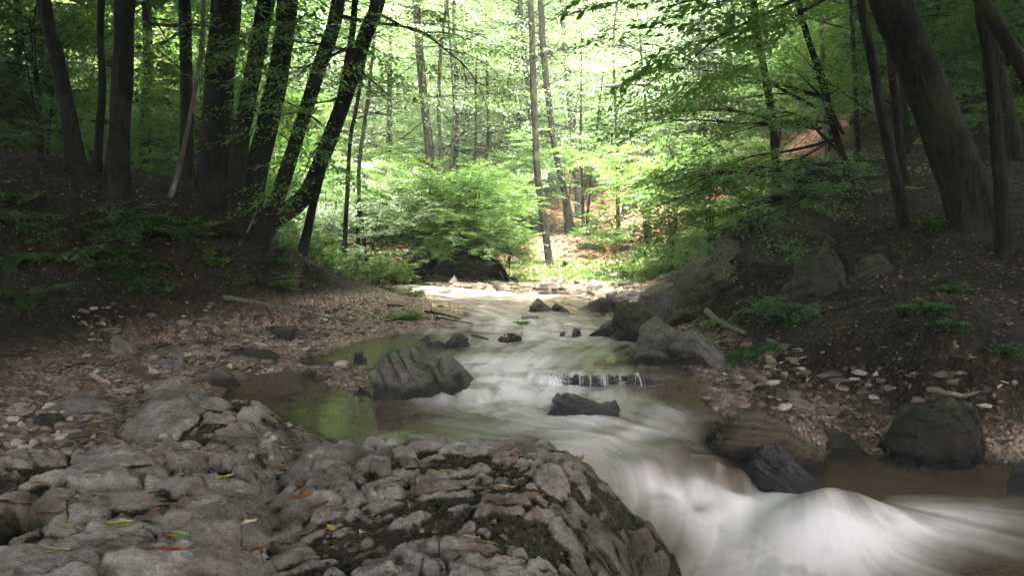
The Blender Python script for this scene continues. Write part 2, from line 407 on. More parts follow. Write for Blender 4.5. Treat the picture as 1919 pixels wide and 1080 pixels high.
# ================================================================== bedrock outcrops
DEBRIS = []
def outcrop(name, poly, top, cell, seed, mat, label, edge=.25, res=.0075, amp=1., bowls=()):
    poly = np.asarray(poly)[:, :2]
    x0, y0 = poly.min(0)-.06; x1, y1 = poly.max(0)+.06
    nx, ny = int((x1-x0)/res), int((y1-y0)/res)
    x, y = np.meshgrid(np.linspace(x0, x1, nx), np.linspace(y0, y1, ny)); sh = x.shape
    x, y = x.ravel(), y.ravel()
    d = -sdf(poly, x, y) + fb2(x*2.5, y*2.5, 4, seed+5)*.09
    zt = RBF([t[:2] for t in top], [t[2] for t in top], .3, 1e-3)(x, y)
    c_, s_ = math.cos(.45), math.sin(.45); xr_, yr_ = x*c_+y*s_, -x*s_+y*c_
    wx, wy = xr_+fb2(x*1.7, y*1.7, 4, seed, .6)*.30, yr_+fb2(x*1.7+9, y*1.7, 4, seed+1, .6)*.26
    cs = cell(x, y)
    a, b, i1 = wor2(wx/.52, wy/.30, seed, 1.); c, e, i2 = wor2(wx/.21+3, wy/.12, seed+2, 1.); g, q, i3 = wor2(wx/.09, wy/.055+5, seed+4, 1.)
    def dome(F1, F2, ID, r0, r1, empty):
        R = np.where(ID < empty, .02, r0+r1*((ID*7.13) % 1)); return np.clip(np.minimum((R-F1)/(.42*R), (F2-F1)/.24), 0, 1)**.42
    ed = lambda f, s_: fb2(x*f, y*f, 4, s_, .6)
    a = a+.10*ed(7, seed+51); c = c+.12*ed(13, seed+52)
    D1, D2, D3 = dome(a, b, i1, .50, .35, .04), dome(c, e, i2, .36, .42, .14), dome(g, q, i3, .35, .4, .2)
    sel = sstep(.32, .62, fb2(x*1.3, y*1.3, 3, seed+8)*.8+cs)
    t1 = fb2(x*2.3, y*2.3, 4, seed+11)*.035
    h = (1-sel)*(D1*(.065+.06*((i1*3.3) % 1)) + .018*D2) + sel*(D2*(.028+.06*((i2*3.3) % 1)) + .022*D1 + .014*D3) + t1
    h = h + (ed(9, seed+12)*.026 + (.5-np.abs(fb2(xr_*14, yr_*40, 4, seed+13)))*.012)*(.6+.4*sel)
    kx, ky, ki = wor2(xr_/.33+fb2(x*3, y*3, 3, seed+61)*.25, yr_/.21+fb2(x*3+4, y*3, 3, seed+62)*.25, seed+60, 1.); fis = sstep(.045, .0, ky-kx)*sstep(-.1, .2, fb2(x*2.6, y*2.6, 3, seed+63)); h = h - .014*fis
    h = h + fb2(x*24, y*30, 3, seed+64, .6)*.007 + .018*sstep(.0, .35, fb2(xr_*3, yr_*6, 4, seed+65)) 
    lev = .034 + fb2(x*1.9+5, y*1.9, 3, seed+41)*.030 + .012*sel
    deb = lev - h                                   # >0: hollow filled with soil, moss and rotten leaves
    crack = sstep(-.026, .014, deb + .016*fb2(x*18, y*18, 4, seed+20))
    crack = np.maximum(crack, .8*fis)
    h = np.where(deb > 0, lev - .5*deb + fb2(x*34, y*34, 3, seed+43)*.009*sstep(0, .01, deb), h)
    h = h - .02
    h = h + .05
    for bx, by, br in bowls:
        rr = np.hypot((x-bx), (y-by)*1.5)/br + .15*fb2(x*9, y*9, 2, seed+30)
        k = sstep(1, .6, rr); h = h - .07*k; crack = np.maximum(crack, k)
    prof = np.sqrt(np.clip(d/edge, 0, 1))
    gz = ground_h(x, y, False)
    z = (gz-.07)*(1-prof) + (zt + amp*(h-.05))*prof
    z = np.where(d < 0, gz-.07+d, z)
    keep = (d > -.04).reshape(sh)
    fk = keep[:-1, :-1] & keep[1:, 1:] & keep[:-1, 1:] & keep[1:, :-1]
    F = gridfaces(nx, ny)[fk.ravel()]
    used = np.unique(F); mp = np.full(nx*ny, -1); mp[used] = np.arange(len(used))
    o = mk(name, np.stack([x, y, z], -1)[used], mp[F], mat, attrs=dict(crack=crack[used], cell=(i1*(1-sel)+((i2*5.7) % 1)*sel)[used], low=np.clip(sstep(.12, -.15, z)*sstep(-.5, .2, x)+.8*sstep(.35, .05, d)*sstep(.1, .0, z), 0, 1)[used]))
    tag(o, label, 'rock'); DEBRIS.append(np.stack([x, y, z], -1)[used][crack[used] > .6])
    zg = np.where(keep, z.reshape(sh), -9)
    def H(qx, qy):
        ix = ((qx-x0)/(x1-x0)*(nx-1)); iy = ((qy-y0)/(y1-y0)*(ny-1))
        ok = (ix >= 0) & (ix < nx-1) & (iy >= 0) & (iy < ny-1)
        r = zg[np.clip(np.round(iy).astype(int), 0, ny-1), np.clip(np.round(ix).astype(int), 0, nx-1)]
        return np.where(ok, r, -9)
    return o, H
def mat_outcrop():
    t = NT('bedrock'); p = t.pos(); cr = t.attr('crack'); low = t.attr('low')
    n1 = t.noise(p, 4, 6, .6); n2 = t.noise(p, 40, 7, .8); n3 = t.noise(p, 150, 3, .8)
    st = t.noise(t.map(p, (7, 30, 40), (.1, .2, .35)), 1.2, 6, .7, .8)
    f = t.math('ADD', t.math('MULTIPLY', n1, .4), t.math('ADD', t.math('MULTIPLY', st, .3), t.math('MULTIPLY', n2, .35)))
    col = t.ramp(f, [(.39, (.09, .08, .066)), (.47, (.27, .245, .205)), (.555, (.50, .46, .40)), (.66, (.78, .73, .65))])
    col = t.mix(t.ramp(n3, [(.45, 0), (.68, .5)]), col, (.06, .052, .042))
    ce = t.attr('cell'); col = t.mix(1., col, t.ramp(ce, [(0, (.5, .5, .48)), (.3, (.95, .95, .95)), (.55, (.66, .63, .57)), (.8, (1, 1, .98)), (1, (.75, .74, .72))]), 'MULTIPLY')
    warm = t.ramp(t.noise(p, 3.3, 5, .6), [(.5, 0), (.68, .6)])
    col = t.mix(warm, col, (.16, .10, .055))
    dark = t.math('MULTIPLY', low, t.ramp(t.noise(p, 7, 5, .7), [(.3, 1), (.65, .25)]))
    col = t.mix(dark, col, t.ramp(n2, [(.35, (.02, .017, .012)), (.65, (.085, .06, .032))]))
    cs = t.ramp(t.math('ADD', cr, t.math('MULTIPLY', t.math('SUBTRACT', n2, .5), .9)), [(.22, 0), (.7, 1)])
    deb = t.ramp(t.noise(p, 60, 4, .7), [(.3, (.012, .010, .007)), (.55, (.045, .034, .021)), (.75, (.12, .085, .045))])
    deb = t.mix(t.ramp(t.noise(p, 2.6, 4), [(.5, 0), (.66, .8)]), deb, (.022, .034, .008))
    col = t.mix(cs, col, deb)
    geo = t.n('ShaderNodeNewGeometry'); nz = t.n('ShaderNodeSeparateXYZ', i_0=geo.outputs['Normal']).outputs[2]
    ms = t.math('MULTIPLY', t.ramp(t.noise(p, 5, 7, .75), [(.50, 0), (.66, .9)]), t.ramp(nz, [(.3, 1), (.95, .35)]))
    col = t.mix(ms, col, t.mix(n2, (.018, .026, .006), (.05, .07, .014)))
    r = t.math('SUBTRACT', t.ramp(n2, [(.3, .62), (.7, .9)]), t.math('ADD', t.math('MULTIPLY', dark, .4), t.math('MULTIPLY', cs, .12)))
    h = t.math('ADD', t.math('MULTIPLY', st, .5), t.math('ADD', n2, t.math('MULTIPLY', n3, .25)))
    return t.done(t.bsdf(col, r, t.bump(h, 1., .05), .35))
M_bed = mat_outcrop()
polyB = [W(*a) for a in [(545,812,-.08),(620,820,-.06),(700,828,-.05),(830,812,-.04),(960,826,-.06),(1090,836,-.08),(1150,862,-.1),(1212,905,-.12),(1265,955,-.15),(1280,1000,-.25),(1215,1050,-.3),(1195,1080,-.3)]] + [np.array([.55,3.2,0]), np.array([.7,1.6,0]), np.array([-1.05,1.6,0])] + [W(*a) for a in [(420,1080,.1),(430,960,.08),(440,880,.05)]]
topB = [W(*a) for a in [(600,830,-.02),(750,850,.02),(900,850,.0),(1000,850,.0),(1120,870,-.02),(1200,930,0),(1235,985,-.05),(1150,1040,.05),(900,950,.11),(700,950,.11),(550,950,.08),(500,880,.05),(850,1040,.15),(600,1050,.13),(480,1000,.1),(1050,930,.1)]]+[np.array([-.5,2.2,.22]), np.array([.3,2.2,.1])]
polyA = [np.array([-3.4,1.6,0]), np.array([-1.0,1.6,0])] + [W(*a) for a in [(540,1080,.10),(535,1000,.08),(520,930,.08),(575,850,.04),(500,835,.05),(420,852,.06),(300,850,.06),(190,862,.1),(60,862,.1),(-150,880,.1)]]
topA = [W(*a) for a in [(60,880,.17),(200,900,.18),(370,880,.12),(520,850,.08),(200,950,.2),(380,960,.17),(60,1000,.2),(250,1040,.22),(430,1060,.18),(-100,950,.2)]]+[np.array([-2,2.2,.25])]
polyC = [W(*a) for a in [(185,805,.04),(250,760,.05),(262,728,.05),(330,715,.05),(400,728,.02),(428,770,-.05),(480,768,-.06),(535,785,-.08),(555,812,-.05),(470,832,.03),(360,838,.04),(250,822,.04)]]
topC = [W(*a) for a in [(210,800,.07),(290,750,.12),(380,745,.09),(300,790,.12),(420,790,.07),(500,800,.03),(400,822,.07)]]
bowls = [tuple(W(68,915,.15)[:2])+(.16,), tuple(W(25,965,.16)[:2])+(.13,), tuple(W(95,965,.16)[:2])+(.13,), tuple(W(330,955,.15)[:2])+(.10,), tuple(W(10,1020,.18)[:2])+(.2,)]
_, HB = outcrop('rock_outcrop', polyB, topB, lambda x, y: .75+.10*x, 40, M_bed, 'cracked pale and brown outcrop in the foreground, bordering the white chute', .5)
_, HA = outcrop('rock_outcrop', polyA, topA, lambda x, y: .12+0*x, 70, M_bed, 'smooth grey pillowy bedrock at the lower left with leaf filled hollows', .25, bowls=bowls)
_, HC = outcrop('rock_ledge', polyC, topC, lambda x, y: .25+0*x, 90, M_bed, 'low grey rock hump beside the calm pool, behind the white pebbles', .3)
def surf_h(x, y):
    x = np.asarray(x, float); y = np.asarray(y, float)
    z = ground_h(x, y)
    for H in (HA, HB, HC): z = np.maximum(z, H(x, y))
    return z
def hit(px, py, h=surf_h, t0=1.5, t1=45, n=900):
    d = ray(px, py); t = np.exp(np.linspace(math.log(t0), math.log(t1), n))
    z = CAM_Z+d[2]*t; b = h(d[0]*t, d[1]*t); i = np.argmax(z < b)
    return np.array([d[0]*t[i], d[1]*t[i], b[i]])

# ================================================================== water surface
fan_u, fan_v = 900, 760
u = np.linspace(-.62, .86, fan_u); yy = np.exp(np.linspace(math.log(3.0), math.log(24), fan_v))
X = (u[None]*yy[:, None]); Y = np.repeat(yy[:, None], fan_u, 1)
d = sdf(WPOLY, X.ravel(), Y.ravel()).reshape(X.shape)
keep = d < .45
fk = keep[:-1, :-1] & keep[1:, 1:] & keep[:-1, 1:] & keep[1:, :-1]
F = gridfaces(fan_u, fan_v)[fk.ravel()]; used = np.unique(F); mp = np.full(X.size, -1); mp[used] = np.arange(len(used)); F = mp[F]
x, y = X.ravel()[used], Y.ravel()[used]
FLOW = [(770,542,870,560,1),(870,560,980,580,1),(980,580,1020,610,1),(1020,610,990,650,1),(700,655,800,660,.3),(1150,640,1050,660,.4),(990,650,950,690,1),(1050,670,1010,705,.8),
 (1150,690,1150,725,.6),(1240,695,1245,725,.6),(1060,700,1055,728,.6),(950,690,935,730,1),(920,690,930,720,1),(940,730,975,770,1),(1010,720,970,755,.8),(970,770,1060,792,1),(850,782,950,797,.6),(600,770,700,775,.3),
 (1060,790,1150,812,1),(1150,815,1250,850,1),(1000,815,1100,826,.8),(1250,850,1330,920,1),(1150,770,1230,800,.8),(1250,750,1290,800,.7),(1290,800,1350,850,1),(1350,850,1440,905,1),(1400,870,1480,905,1),
 (1220,900,1290,960,1),(1330,920,1400,965,1),(1300,965,1330,1010,1),(1450,940,1390,990,1),(1480,930,1470,1010,1),(1500,922,1570,990,1),(1520,918,1660,950,1),(1400,1000,1370,1070,1),(1490,1015,1500,1075,1),
 (1600,1000,1690,1030,1),(1700,965,1850,985,1),(1700,1030,1850,1060,1),(1850,990,1919,1010,1),(1310,1000,1250,1060,1),(1620,900,1750,905,.3)]
A = np.array([W(a, b, float(water_z(*W(a, b, -.1)[:2]))) for a, b, *_ in FLOW])[:, :2]; B = np.array([W(c, e, float(water_z(*W(c, e, -.1)[:2]))) for _, _, c, e, _ in FLOW])[:, :2]
DIR = (B-A)/np.linalg.norm(B-A, axis=1)[:, None]; MID = (A+B)/2; SIG = np.maximum(.22, np.linalg.norm(B-A, axis=1)*.5)
def vel(x, y):
    wx = np.zeros_like(x); wy = wx.copy(); ws = wx+1e-6
    for (mx, my), (dx, dy), s in zip(MID, DIR, SIG):
        r2 = ((x-mx)**2+(y-my)**2)/(s*s); w = np.exp(-.5*r2)+1e-3/(1+r2*r2); wx += w*dx; wy += w*dy; ws += w
    n = np.hypot(wx, wy)+1e-6; return wx/n, wy/n
def lic(x, y, freq, step, N, seed):
    acc = vn2(x*freq, y*freq, seed).astype(float)
    for sg in (1, -1):
        qx, qy = x.copy(), y.copy()
        for i in range(N):
            vx, vy = vel(qx, qy); qx += sg*vx*step; qy += sg*vy*step
            acc += vn2(qx*freq, qy*freq, seed)
    return acc/(2*N+1)
L1 = lic(x, y, 30, .03, 16, 3); L2 = lic(x, y, 9, .06, 10, 5)
L1 /= L1.std(); L2 /= L2.std()
FO = [(800,550,.5),(900,560,.45),(850,568,.35),(1000,575,.36),(1080,560,.18),(960,600,.45),(1040,610,.5),(1120,590,.12),(900,610,.3),(1000,640,.48),(1100,655,.22),(1150,610,.25),(700,650,.0),(620,670,0),(800,660,.04),
 (950,680,.72),(1000,665,.5),(920,690,.65),(1000,712,.75),(1060,688,.35),(1150,680,.12),(1250,690,.05),(960,730,.7),(910,748,.65),(1000,745,.75),(960,770,.6),(1040,792,.55),(900,770,.4),(800,775,.2),(700,770,0),(600,760,0),(450,740,0),(560,790,0),(700,800,.03),
 (850,800,.25),(960,812,.4),(1050,820,.6),(1100,808,.65),(1180,820,.62),(1250,840,.32),(1300,852,.2),(1250,880,.25),(1350,900,.1),(1200,780,.45),(1250,760,.35),(1260,735,.10),(1150,733,.4),(1080,728,.6),(1300,790,.28),(1290,820,.33),(1200,852,.4),(1350,872,.18),(1420,885,.1),(1380,905,.12),(1300,905,.14),(1400,915,.12),(1440,900,.15),(1340,930,.3),(1390,938,.35),
 (1400,845,.12),(1240,920,.45),(1275,955,.95),(1330,985,1),(1400,965,1),(1450,945,1),(1480,922,1),(1540,925,.75),(1600,940,.55),(1690,945,.45),(1560,975,.6),(1620,975,.5),(1680,965,.5),(1500,960,.8),(1480,985,.85),(1440,1000,.95),(1520,1015,.95),(1450,1050,1),(1550,1055,1),(1650,1025,1),(1700,990,1),(1740,960,.8),(1800,968,.75),(1900,985,.4),(1760,1010,.85),(1850,1040,.22),
 (1800,1065,.12),(1915,1060,.03),(1340,1060,.75),(1270,1020,.4),(1230,1072,.3),(1700,910,.0),(1600,893,0),(1850,900,0),(1919,935,.08),(1650,1075,.6),(1800,930,.06),(1560,915,.5),(1640,925,.15)]
fp = np.array([W(a, b, float(water_z(*W(a, b, -.2)[:2]))) for a, b, _ in FO])
foam0 = np.clip(RBF(fp[:, :2], [c for *_, c in FO], .12, 3e-3)(x, y), 0, 1)
foam0 = np.clip(foam0*(1+.35*sstep(6.2, 7.2, y))+.06*sstep(7, 8, y)*(x > -.6), 0, 1)*(1-.3*sstep(11, 15, y))
nr_ = sstep(6.2, 5.2, y)
foam0 = foam0*(1-(.42*(1-nr_)+.14*nr_)*np.clip(fb2(x*3.6+.10*L2, y*3.6+.10*L2, 4, 78, .6)*2.2, 0, 1))*(1-.30*nr_*sstep(.1, 1.7, lic(x, y, 5.5, .07, 12, 9)*6))
foam = np.clip(foam0*(1+.09*L2*(1-foam0)+.035*L1*(1.05-foam0)+.45*fb2(x*2.6, y*2.6, 4, 77)*(1.15-foam0)) + (.03*L2+.014*L1)*sstep(.03, .3, foam0), 0, 1)
wz = water_z(x, y)
z = wz + foam0*(.009*L2+.0006*L1)*sstep(4.5, 7, y) + foam0*.004*L2*(1-.6*sstep(10, 18, y)) + .004*fb2(x*3, y*3, 3, 61)
# little weir: the sheet drops over the stone lip
M_water = None
def mat_water():
    t = NT('stream_water'); p = t.pos(); f = t.attr('foam')
    w = t.noise(t.map(p, (1, 1.6, 1)), 5.0, 3, .5)
    nrm = t.bump(w, .25, .02)
    fres = t.n('ShaderNodeFresnel', i_IOR=1.33, i_Normal=nrm).outputs[0]
    gl = t.n('ShaderNodeBsdfGlossy', i_Color=(.95, .95, .95, 1), i_Roughness=.08, i_Normal=nrm).outputs[0]
    tr = t.n('ShaderNodeBsdfTransparent', i_Color=(.62, .54, .36, 1)).outputs[0]
    murk = t.bsdf((.13, .10, .06), .6, None, 0)
    body = t.n('ShaderNodeMixShader', i_0=.55, i_1=tr, i_2=murk).outputs[0]
    clear = t.n('ShaderNodeMixShader', i_0=t.math('MULTIPLY', fres, .55), i_1=body, i_2=gl).outputs[0]
    wc = t.mix(f, (.40, .365, .325), (.94, .91, .87))
    d = t.n('ShaderNodeBsdfDiffuse', i_Color=wc).outputs[0]
    tl = t.n('ShaderNodeBsdfTranslucent', i_Color=wc).outputs[0]
    wh = t.n('ShaderNodeMixShader', i_0=.25, i_1=d, i_2=tl).outputs[0]
    k = t.ramp(f, [(.02, 0), (.3, .32), (.65, .72), (.92, 1)])
    return t.done(t.n('ShaderNodeMixShader', i_0=k, i_1=clear, i_2=wh).outputs[0])
M_water = mat_water()
wo = mk('water', np.stack([x, y, z], -1), F, M_water, attrs=dict(foam=foam))
tag(wo, 'shallow olive stream running silky white over its rapids', 'stream', kind='structure')
del X, Y, d, keep
# ================================================================== boulders
M_moss = mat_rock('mossy_stone', (.045, .042, .036), (.22, .20, .17), .85, .6, (.9, .3), .4)
M_dark = mat_rock('wet_dark_stone', (.014, .013, .012), (.075, .068, .06), .12, .32, (.5, .2), 1.)
M_grey = mat_rock('dry_grey_stone', (.075, .068, .06), (.30, .275, .245), .0, .8, (.2, .1))
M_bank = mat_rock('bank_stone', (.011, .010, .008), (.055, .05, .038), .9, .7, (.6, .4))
M_pale = mat_rock('pale_stone', (.22, .19, .16), (.52, .47, .41), 0, .85)
M_brown = mat_rock('brown_slab_stone', (.03, .024, .016), (.15, .115, .07), .25, .45, (.2, .5), .5)
M_hol = mat_rock('shade_dark_stone', (.004, .004, .003), (.018, .016, .011), .5, .9)  # near-black colour stands in for the shade of the far hollow
def rock_verts(seed, n=5, facets=13, fs=.25, strata=None, sa=.13, sf=7, rough=.12, full=False, boxy=1):
    r = np.random.default_rng(seed); V, F = ico(n)
    if boxy < 1: V = np.sign(V)*np.abs(V)**boxy; V = V/np.abs(V).max(0)
    for i in range(facets):
        a = r.normal(size=3); a /= np.linalg.norm(a); dd = r.uniform(.5, .86)
        e = np.maximum(0, V@a-dd); V = V-(e*.95)[:, None]*a
    N = V/np.linalg.norm(V, axis=1)[:, None]
    h = rough*fb3(*(V*1.6+seed).T, 4, seed); G = np.zeros(len(V)); Ly = np.zeros(len(V))
    if strata is not None:
        s = np.array(strata, float); s /= np.linalg.norm(s); q = V@s
        w = q*sf + .25*fb3(*(V*1.7+seed).T, 3, seed+3); i0 = np.floor(w); f = w-i0
        z0 = np.zeros(len(V), np.int32)
        lay = lambda k: _hash((i0+k).astype(np.int32), z0, z0, seed)-.5
        e = sstep(.82, 1., f); st = lay(0)*(1-e)+lay(1)*e
        h = h + sa*(1.5*st - .9*np.exp(-((f-.93)/.07)**2))
        c = np.stack([q*sf*3.1, (V[:, 0]-s[0]*q)*1.6, (V[:, 1]+V[:, 2]-s[2]*q)*1.6]); rd = np.abs(fb3(*(c+seed), 3, seed+4)); h = h - sa*.55*rd
        G = np.exp(-((f-.93)/.09)**2)*sstep(-.4, .2, fb3(*(V*2.5).T, 2, seed+9)) + .8*sstep(.10, .0, rd); Ly = np.clip(st*1.6, 0, 1)*sstep(-.3, .4, fb3(*(V*5).T, 3, seed+12))
    h = h + .045*fb3(*(V*4+seed).T, 4, seed+6, .6) + .016*fb3(*(V*14+seed).T, 3, seed+5)
    return (V+N*h[:, None], F, np.clip(G, 0, 1), Ly) if full else (V+N*h[:, None], F)
def sclip(a): return 1.19*a/(1+np.abs(a)**4)**.25
def rock(label, x0, x1, yt, yb, zb, mat=None, seed=1, depth=.7, prof=None, yaw=0, name='boulder', sink=.25, cat='rock', group=None, Y=None, land=False, **kw):
    xc = (x0+x1)/2
    b = W(xc, yb, zb) if Y is None else AT(xc, yb, Y)
    if land: b = hit(xc, yb, ground_h)
    elif Y is None and float(sdf(WPOLY, b[:1], b[1:2])[0]) > .12 and yb > 600: b = hit(xc, yb, ground_h)
    elif Y is None and yb > 600: sink = max(sink, .42)
    zb = b[2]; w = (x1-x0)/FPX*math.hypot(b[1], CAM_Z-zb); dp = w*depth
    zt = AT(xc, yt, b[1]+dp*.4)[2]
    kw.setdefault('boxy', .62); kw.setdefault('strata', (.3*math.sin(seed), .3*math.cos(seed*2.), .9)); V, F, G, Ly = rock_verts(seed, full=True, **kw)
    lo, hi = V.min(0), V.max(0); V = (V-lo)/(hi-lo)*2-1
    if prof:
        V[:, 2] = -1+(V[:, 2]+1)*np.interp(V[:, 0], *np.array(prof).T)
    gr = 1+.55*sstep(.15, -.9, V[:, 2]); V[:, 0] = sclip(V[:, 0]*gr); V[:, 1] = sclip(V[:, 1]*gr)
    H = zt-zb
    V = V*np.array([w/2, dp/2, (H+sink)/2])
    c, s = math.cos(yaw), math.sin(yaw); V = np.stack([V[:, 0]*c-V[:, 1]*s, V[:, 0]*s+V[:, 1]*c, V[:, 2]], -1)
    L0 = np.array([b[0], b[1]+dp*.5, (zt+zb-sink)/2]); Wv = V+L0; wl = water_z(Wv[:, 0], Wv[:, 1]); sd = sdf(WPOLY, Wv[:, 0], Wv[:, 1])
    wet = sstep(.20, .06, Wv[:, 2]-wl+.05*fb3(*(Wv*6).T, 3, 8))*sstep(.35, .1, sd)
    o = mk(name, V, F, mat or M_grey, attrs=dict(wet=wet, groove=G, layer=Ly)); o.location = L0
    return tag(o, label, cat, group)
rock('striped mossy boulder with slanting layers standing between the calm pool and the rapids', 688, 903, 655, 752, -.11, M_moss, 3, .8, [(-1,.98),(-.8,1),(.2,.98),(.55,.85),(1,.55)], facets=6, boxy=.5, strata=(.86,.15,.42), sa=.17, sf=5, n=6)
rock('wet black boulder midstream below the stone lip, water curling past it', 1022, 1184, 735, 786, -.13, M_dark, 12, .6, [(-1,.8),(-.6,1),(.3,.9),(.6,.95),(1,.5)], strata=(.45,.1,.8), sa=.14, sf=5, n=6)
rock('wedge shaped boulder with a stick behind it at the tip of the gravel bar', 792, 890, 614, 652, -.0, M_moss, 22, .7, [(-1,.3),(-.4,.6),(.4,1),(1,.9)], strata=(.4,0,.9), sa=.13)
rock('flat reddish stone beside the wedge shaped boulder', 768, 830, 627, 641, .0, M_brown, 25, .7, [(-1,.7),(0,1),(1,.6)])
rock('low flat stone lying in front of the wedge shaped boulder', 790, 852, 639, 653, 0, M_dark, 26, .5)
rock('right slab shaped brown boulder beside the chute with a dark undercut end', 1308, 1562, 765, 838, -.20, M_brown, 31, .62, [(-1,.85),(-.5,1),(.3,1),(.7,.85),(1,.6)], strata=(.2,.2,.9), sa=.13, facets=12, n=6, sink=.45)
rock('glistening wet rock sloping down from the brown slab to the right pool', 1412, 1612, 790, 920, -.41, M_dark, 36, .5, [(-1,.8),(-.75,1),(-.3,.85),(.3,.5),(1,.15)], strata=(.5,.2,.8), sa=.13, n=6, sink=.4)
rock('dark angular block half in the shaded pool behind the glistening rock', 1552, 1665, 798, 862, -.48, M_brown, 41, .8, [(-1,.9),(-.4,1),(.3,.8),(1,.4)], facets=14, sink=.3)
rock('big dark striped boulder with moss at the edge of the right pool', 1686, 1862, 735, 882, -.48, M_bank, 45, .8, [(-1,.45),(-.4,.9),(.2,1),(.6,.95),(1,.7)], strata=(.75,.1,.5), sa=.13, sf=5, n=6, sink=.3)
rock('small dark rock cut by the right border of the photo', 1898, 1960, 858, 925, -.5, M_dark, 47, .8)
rock('flat pale grey stone lying on the right gravel above the brown slab', 1432, 1525, 735, 768, .0, M_grey, 51, .8, land=True, sink=.08, prof=[(-1,.5),(-.2,1),(1,.6)], facets=5)
rock('thin grey slab next to the flat pale stone on the right gravel', 1528, 1585, 742, 762, .0, M_grey, 52, .8, land=True, sink=.06, facets=6)
rock('round pinkish pale stone on the right gravel', 1545, 1582, 760, 780, -.02, M_grey, 53, .8, land=True, sink=.05, facets=4)
# right hand rocks by the middle pool
rock('large mossy grey rock mass rising from the middle pool up the right bank', 1174, 1318, 588, 690, -.02, M_moss, 61, .9, [(-1,.35),(-.6,.75),(-.1,1),(.5,.9),(1,.6)], strata=(.5,.3,.7), sa=.16, sf=4, rough=.25, n=6)
rock('lower stained rock joined to the right side of the mossy rock mass', 1262, 1405, 622, 694, .0, M_moss, 62, .9, [(-1,.7),(-.3,1),(.4,.8),(1,.45)], strata=(.6,.2,.6), sa=.16, sf=4, rough=.25, n=6)
rock('leaning mossy rock wedged above the two lower ones on the right bank', 1240, 1360, 575, 640, .15, M_bank, 63, .8, [(-1,.6),(-.2,1),(1,.6)], strata=(.4,.2,.7), sa=.16, rough=.22, Y=10.6)
rock('dark upright rock with a grooved face at the right water edge', 1148, 1240, 560, 640, 0, M_bank, 64, .8, [(-1,.8),(-.3,1),(1,.9)], strata=(.9,.2,.1), sa=.13)
rock('mossy block capping the grooved upright rock', 1198, 1300, 532, 600, .12, M_moss, 65, .9, Y=None, strata=(.2,.1,.9))
rock('low mossy tongue of rock reaching into the middle pool', 1066, 1178, 584, 632, -.01, M_moss, 66, .6, [(-1,.15),(-.4,.5),(.4,.85),(1,1)], strata=(.2,.2,.9), sa=.13)
rock('small black rock just off the mossy tongue, larger of two', 1070, 1098, 615, 632, 0, M_dark, 67, .8, n=4)
rock('tiny black rock nearest the current beside the mossy tongue', 1047, 1066, 621, 630, 0, M_dark, 68, .8, n=4)
rock('brown rock at the head of the riffle, left one of a pair', 990, 1040, 558, 585, .0, M_brown, 71, .7, [(-1,.7),(-.3,1),(1,.7)], n=4)
rock('smaller brown rock right next to its pair at the head of the riffle', 1028, 1072, 566, 585, .0, M_brown, 72, .7, n=4)
rock('dark flat topped wedge rock on the edge of the far gravel bar', 1076, 1140, 555, 580, .02, M_brown, 73, .7, [(-1,.3),(0,.8),(.6,1),(1,.8)], n=4)
rock('pale angular stones edge at the right end of the far gravel bar', 1135, 1182, 552, 577, .03, M_grey, 74, .8, n=4)
rock('flat mossy slab leaning at the right end of the far gravel bar', 1140, 1236, 530, 556, .08, M_grey, 75, .8, [(-1,.4),(.5,.8),(1,1)], n=4)
rock('submerged dark rock showing at the surface of the riffle', 975, 1012, 593, 600, 0, M_dark, 76, .8, n=4)
rock('triangular pale stone on the grassy far bar', 832, 856, 515, 531, .1, M_pale, 77, .8, [(-1,.3),(.5,1),(1,.8)], n=4)
rock('long flat pale stone on the far bar under the slim tree', 1010, 1052, 522, 536, .1, M_pale, 78, .6, n=4)
rock('low pale stone in the grass right of the slim tree', 1090, 1140, 525, 540, .1, M_pale, 79, .5, n=4)
rock('mossy green hump at the foot of the dark hollow', 945, 985, 482, 505, .2, M_moss, 80, .8, n=4)
# stone lip (small weir)
V, F = rock_verts(83, 6, 8, strata=(.1, .2, .95), sa=.06, rough=.18)
lo, hi = V.min(0), V.max(0); V = (V-lo)/(hi-lo)*2-1
a_, b_ = W(1000, 706, -.02), W(1292, 716, -.03)
V = V*np.array([(b_[0]-a_[0])/2, .13, .095])
xa_ = (a_[0]+b_[0])/2; V[:, 2] += .035*fb2(V[:, 0]*6, V[:, 0]*0, 3, 5)*(V[:, 2] > 0); V[:, 1] += lip_y(V[:, 0]+xa_)-LIPF; V[:, 2] += (.045*sstep(.1, .5, V[:, 0]/((b_[0]-a_[0])/2)))
ol = mk('stone_lip', V, F, M_dark); ol.location = ((a_[0]+b_[0])/2, (a_[1]+b_[1])/2+.045, -.066)
tag(ol, 'low black stone lip across the stream with threads of water falling over it', 'rock')
mbw = MB()
for i in range(52):
    k = RNG.random()**1.4; k = [.03, .08, .16, .21, .25, .38, .43, .57, .6, .72, .9][int(k*10.99)]+RNG.normal()*.022
    px = 1004+np.clip(k, 0, 1)*215; w0 = W(px, 701+k*8, -.0); yy0 = float(lip_y(w0[0]))-.062; ww = .0012+.006*RNG.random()**3
    dr = RNG.uniform(.3, 1); j = RNG.normal()*.004
    P = [(w0[0], yy0+.10, .028), (w0[0]+j, yy0-.01, .012), (w0[0]+2*j, yy0-.045, -.03), (w0[0]+3*j, yy0-.055, -.035-.05*dr)]
    Q, R = resample(np.array(P), [ww*2.2, ww*1.5, ww, ww*.9], .012); mbw.add(*tube(Q, R, 5))
t = NT('falling_water'); M_fall = t.done(t.n('ShaderNodeMixShader', i_0=.36, i_1=t.n('ShaderNodeBsdfTransparent').outputs[0], i_2=t.bsdf((.8, .8, .8), .5)).outputs[0])
wf = mbw.build('falling_water', M_fall); tag(wf, 'thin white threads of water dropping over the stone lip', 'waterfall', kind='stuff')
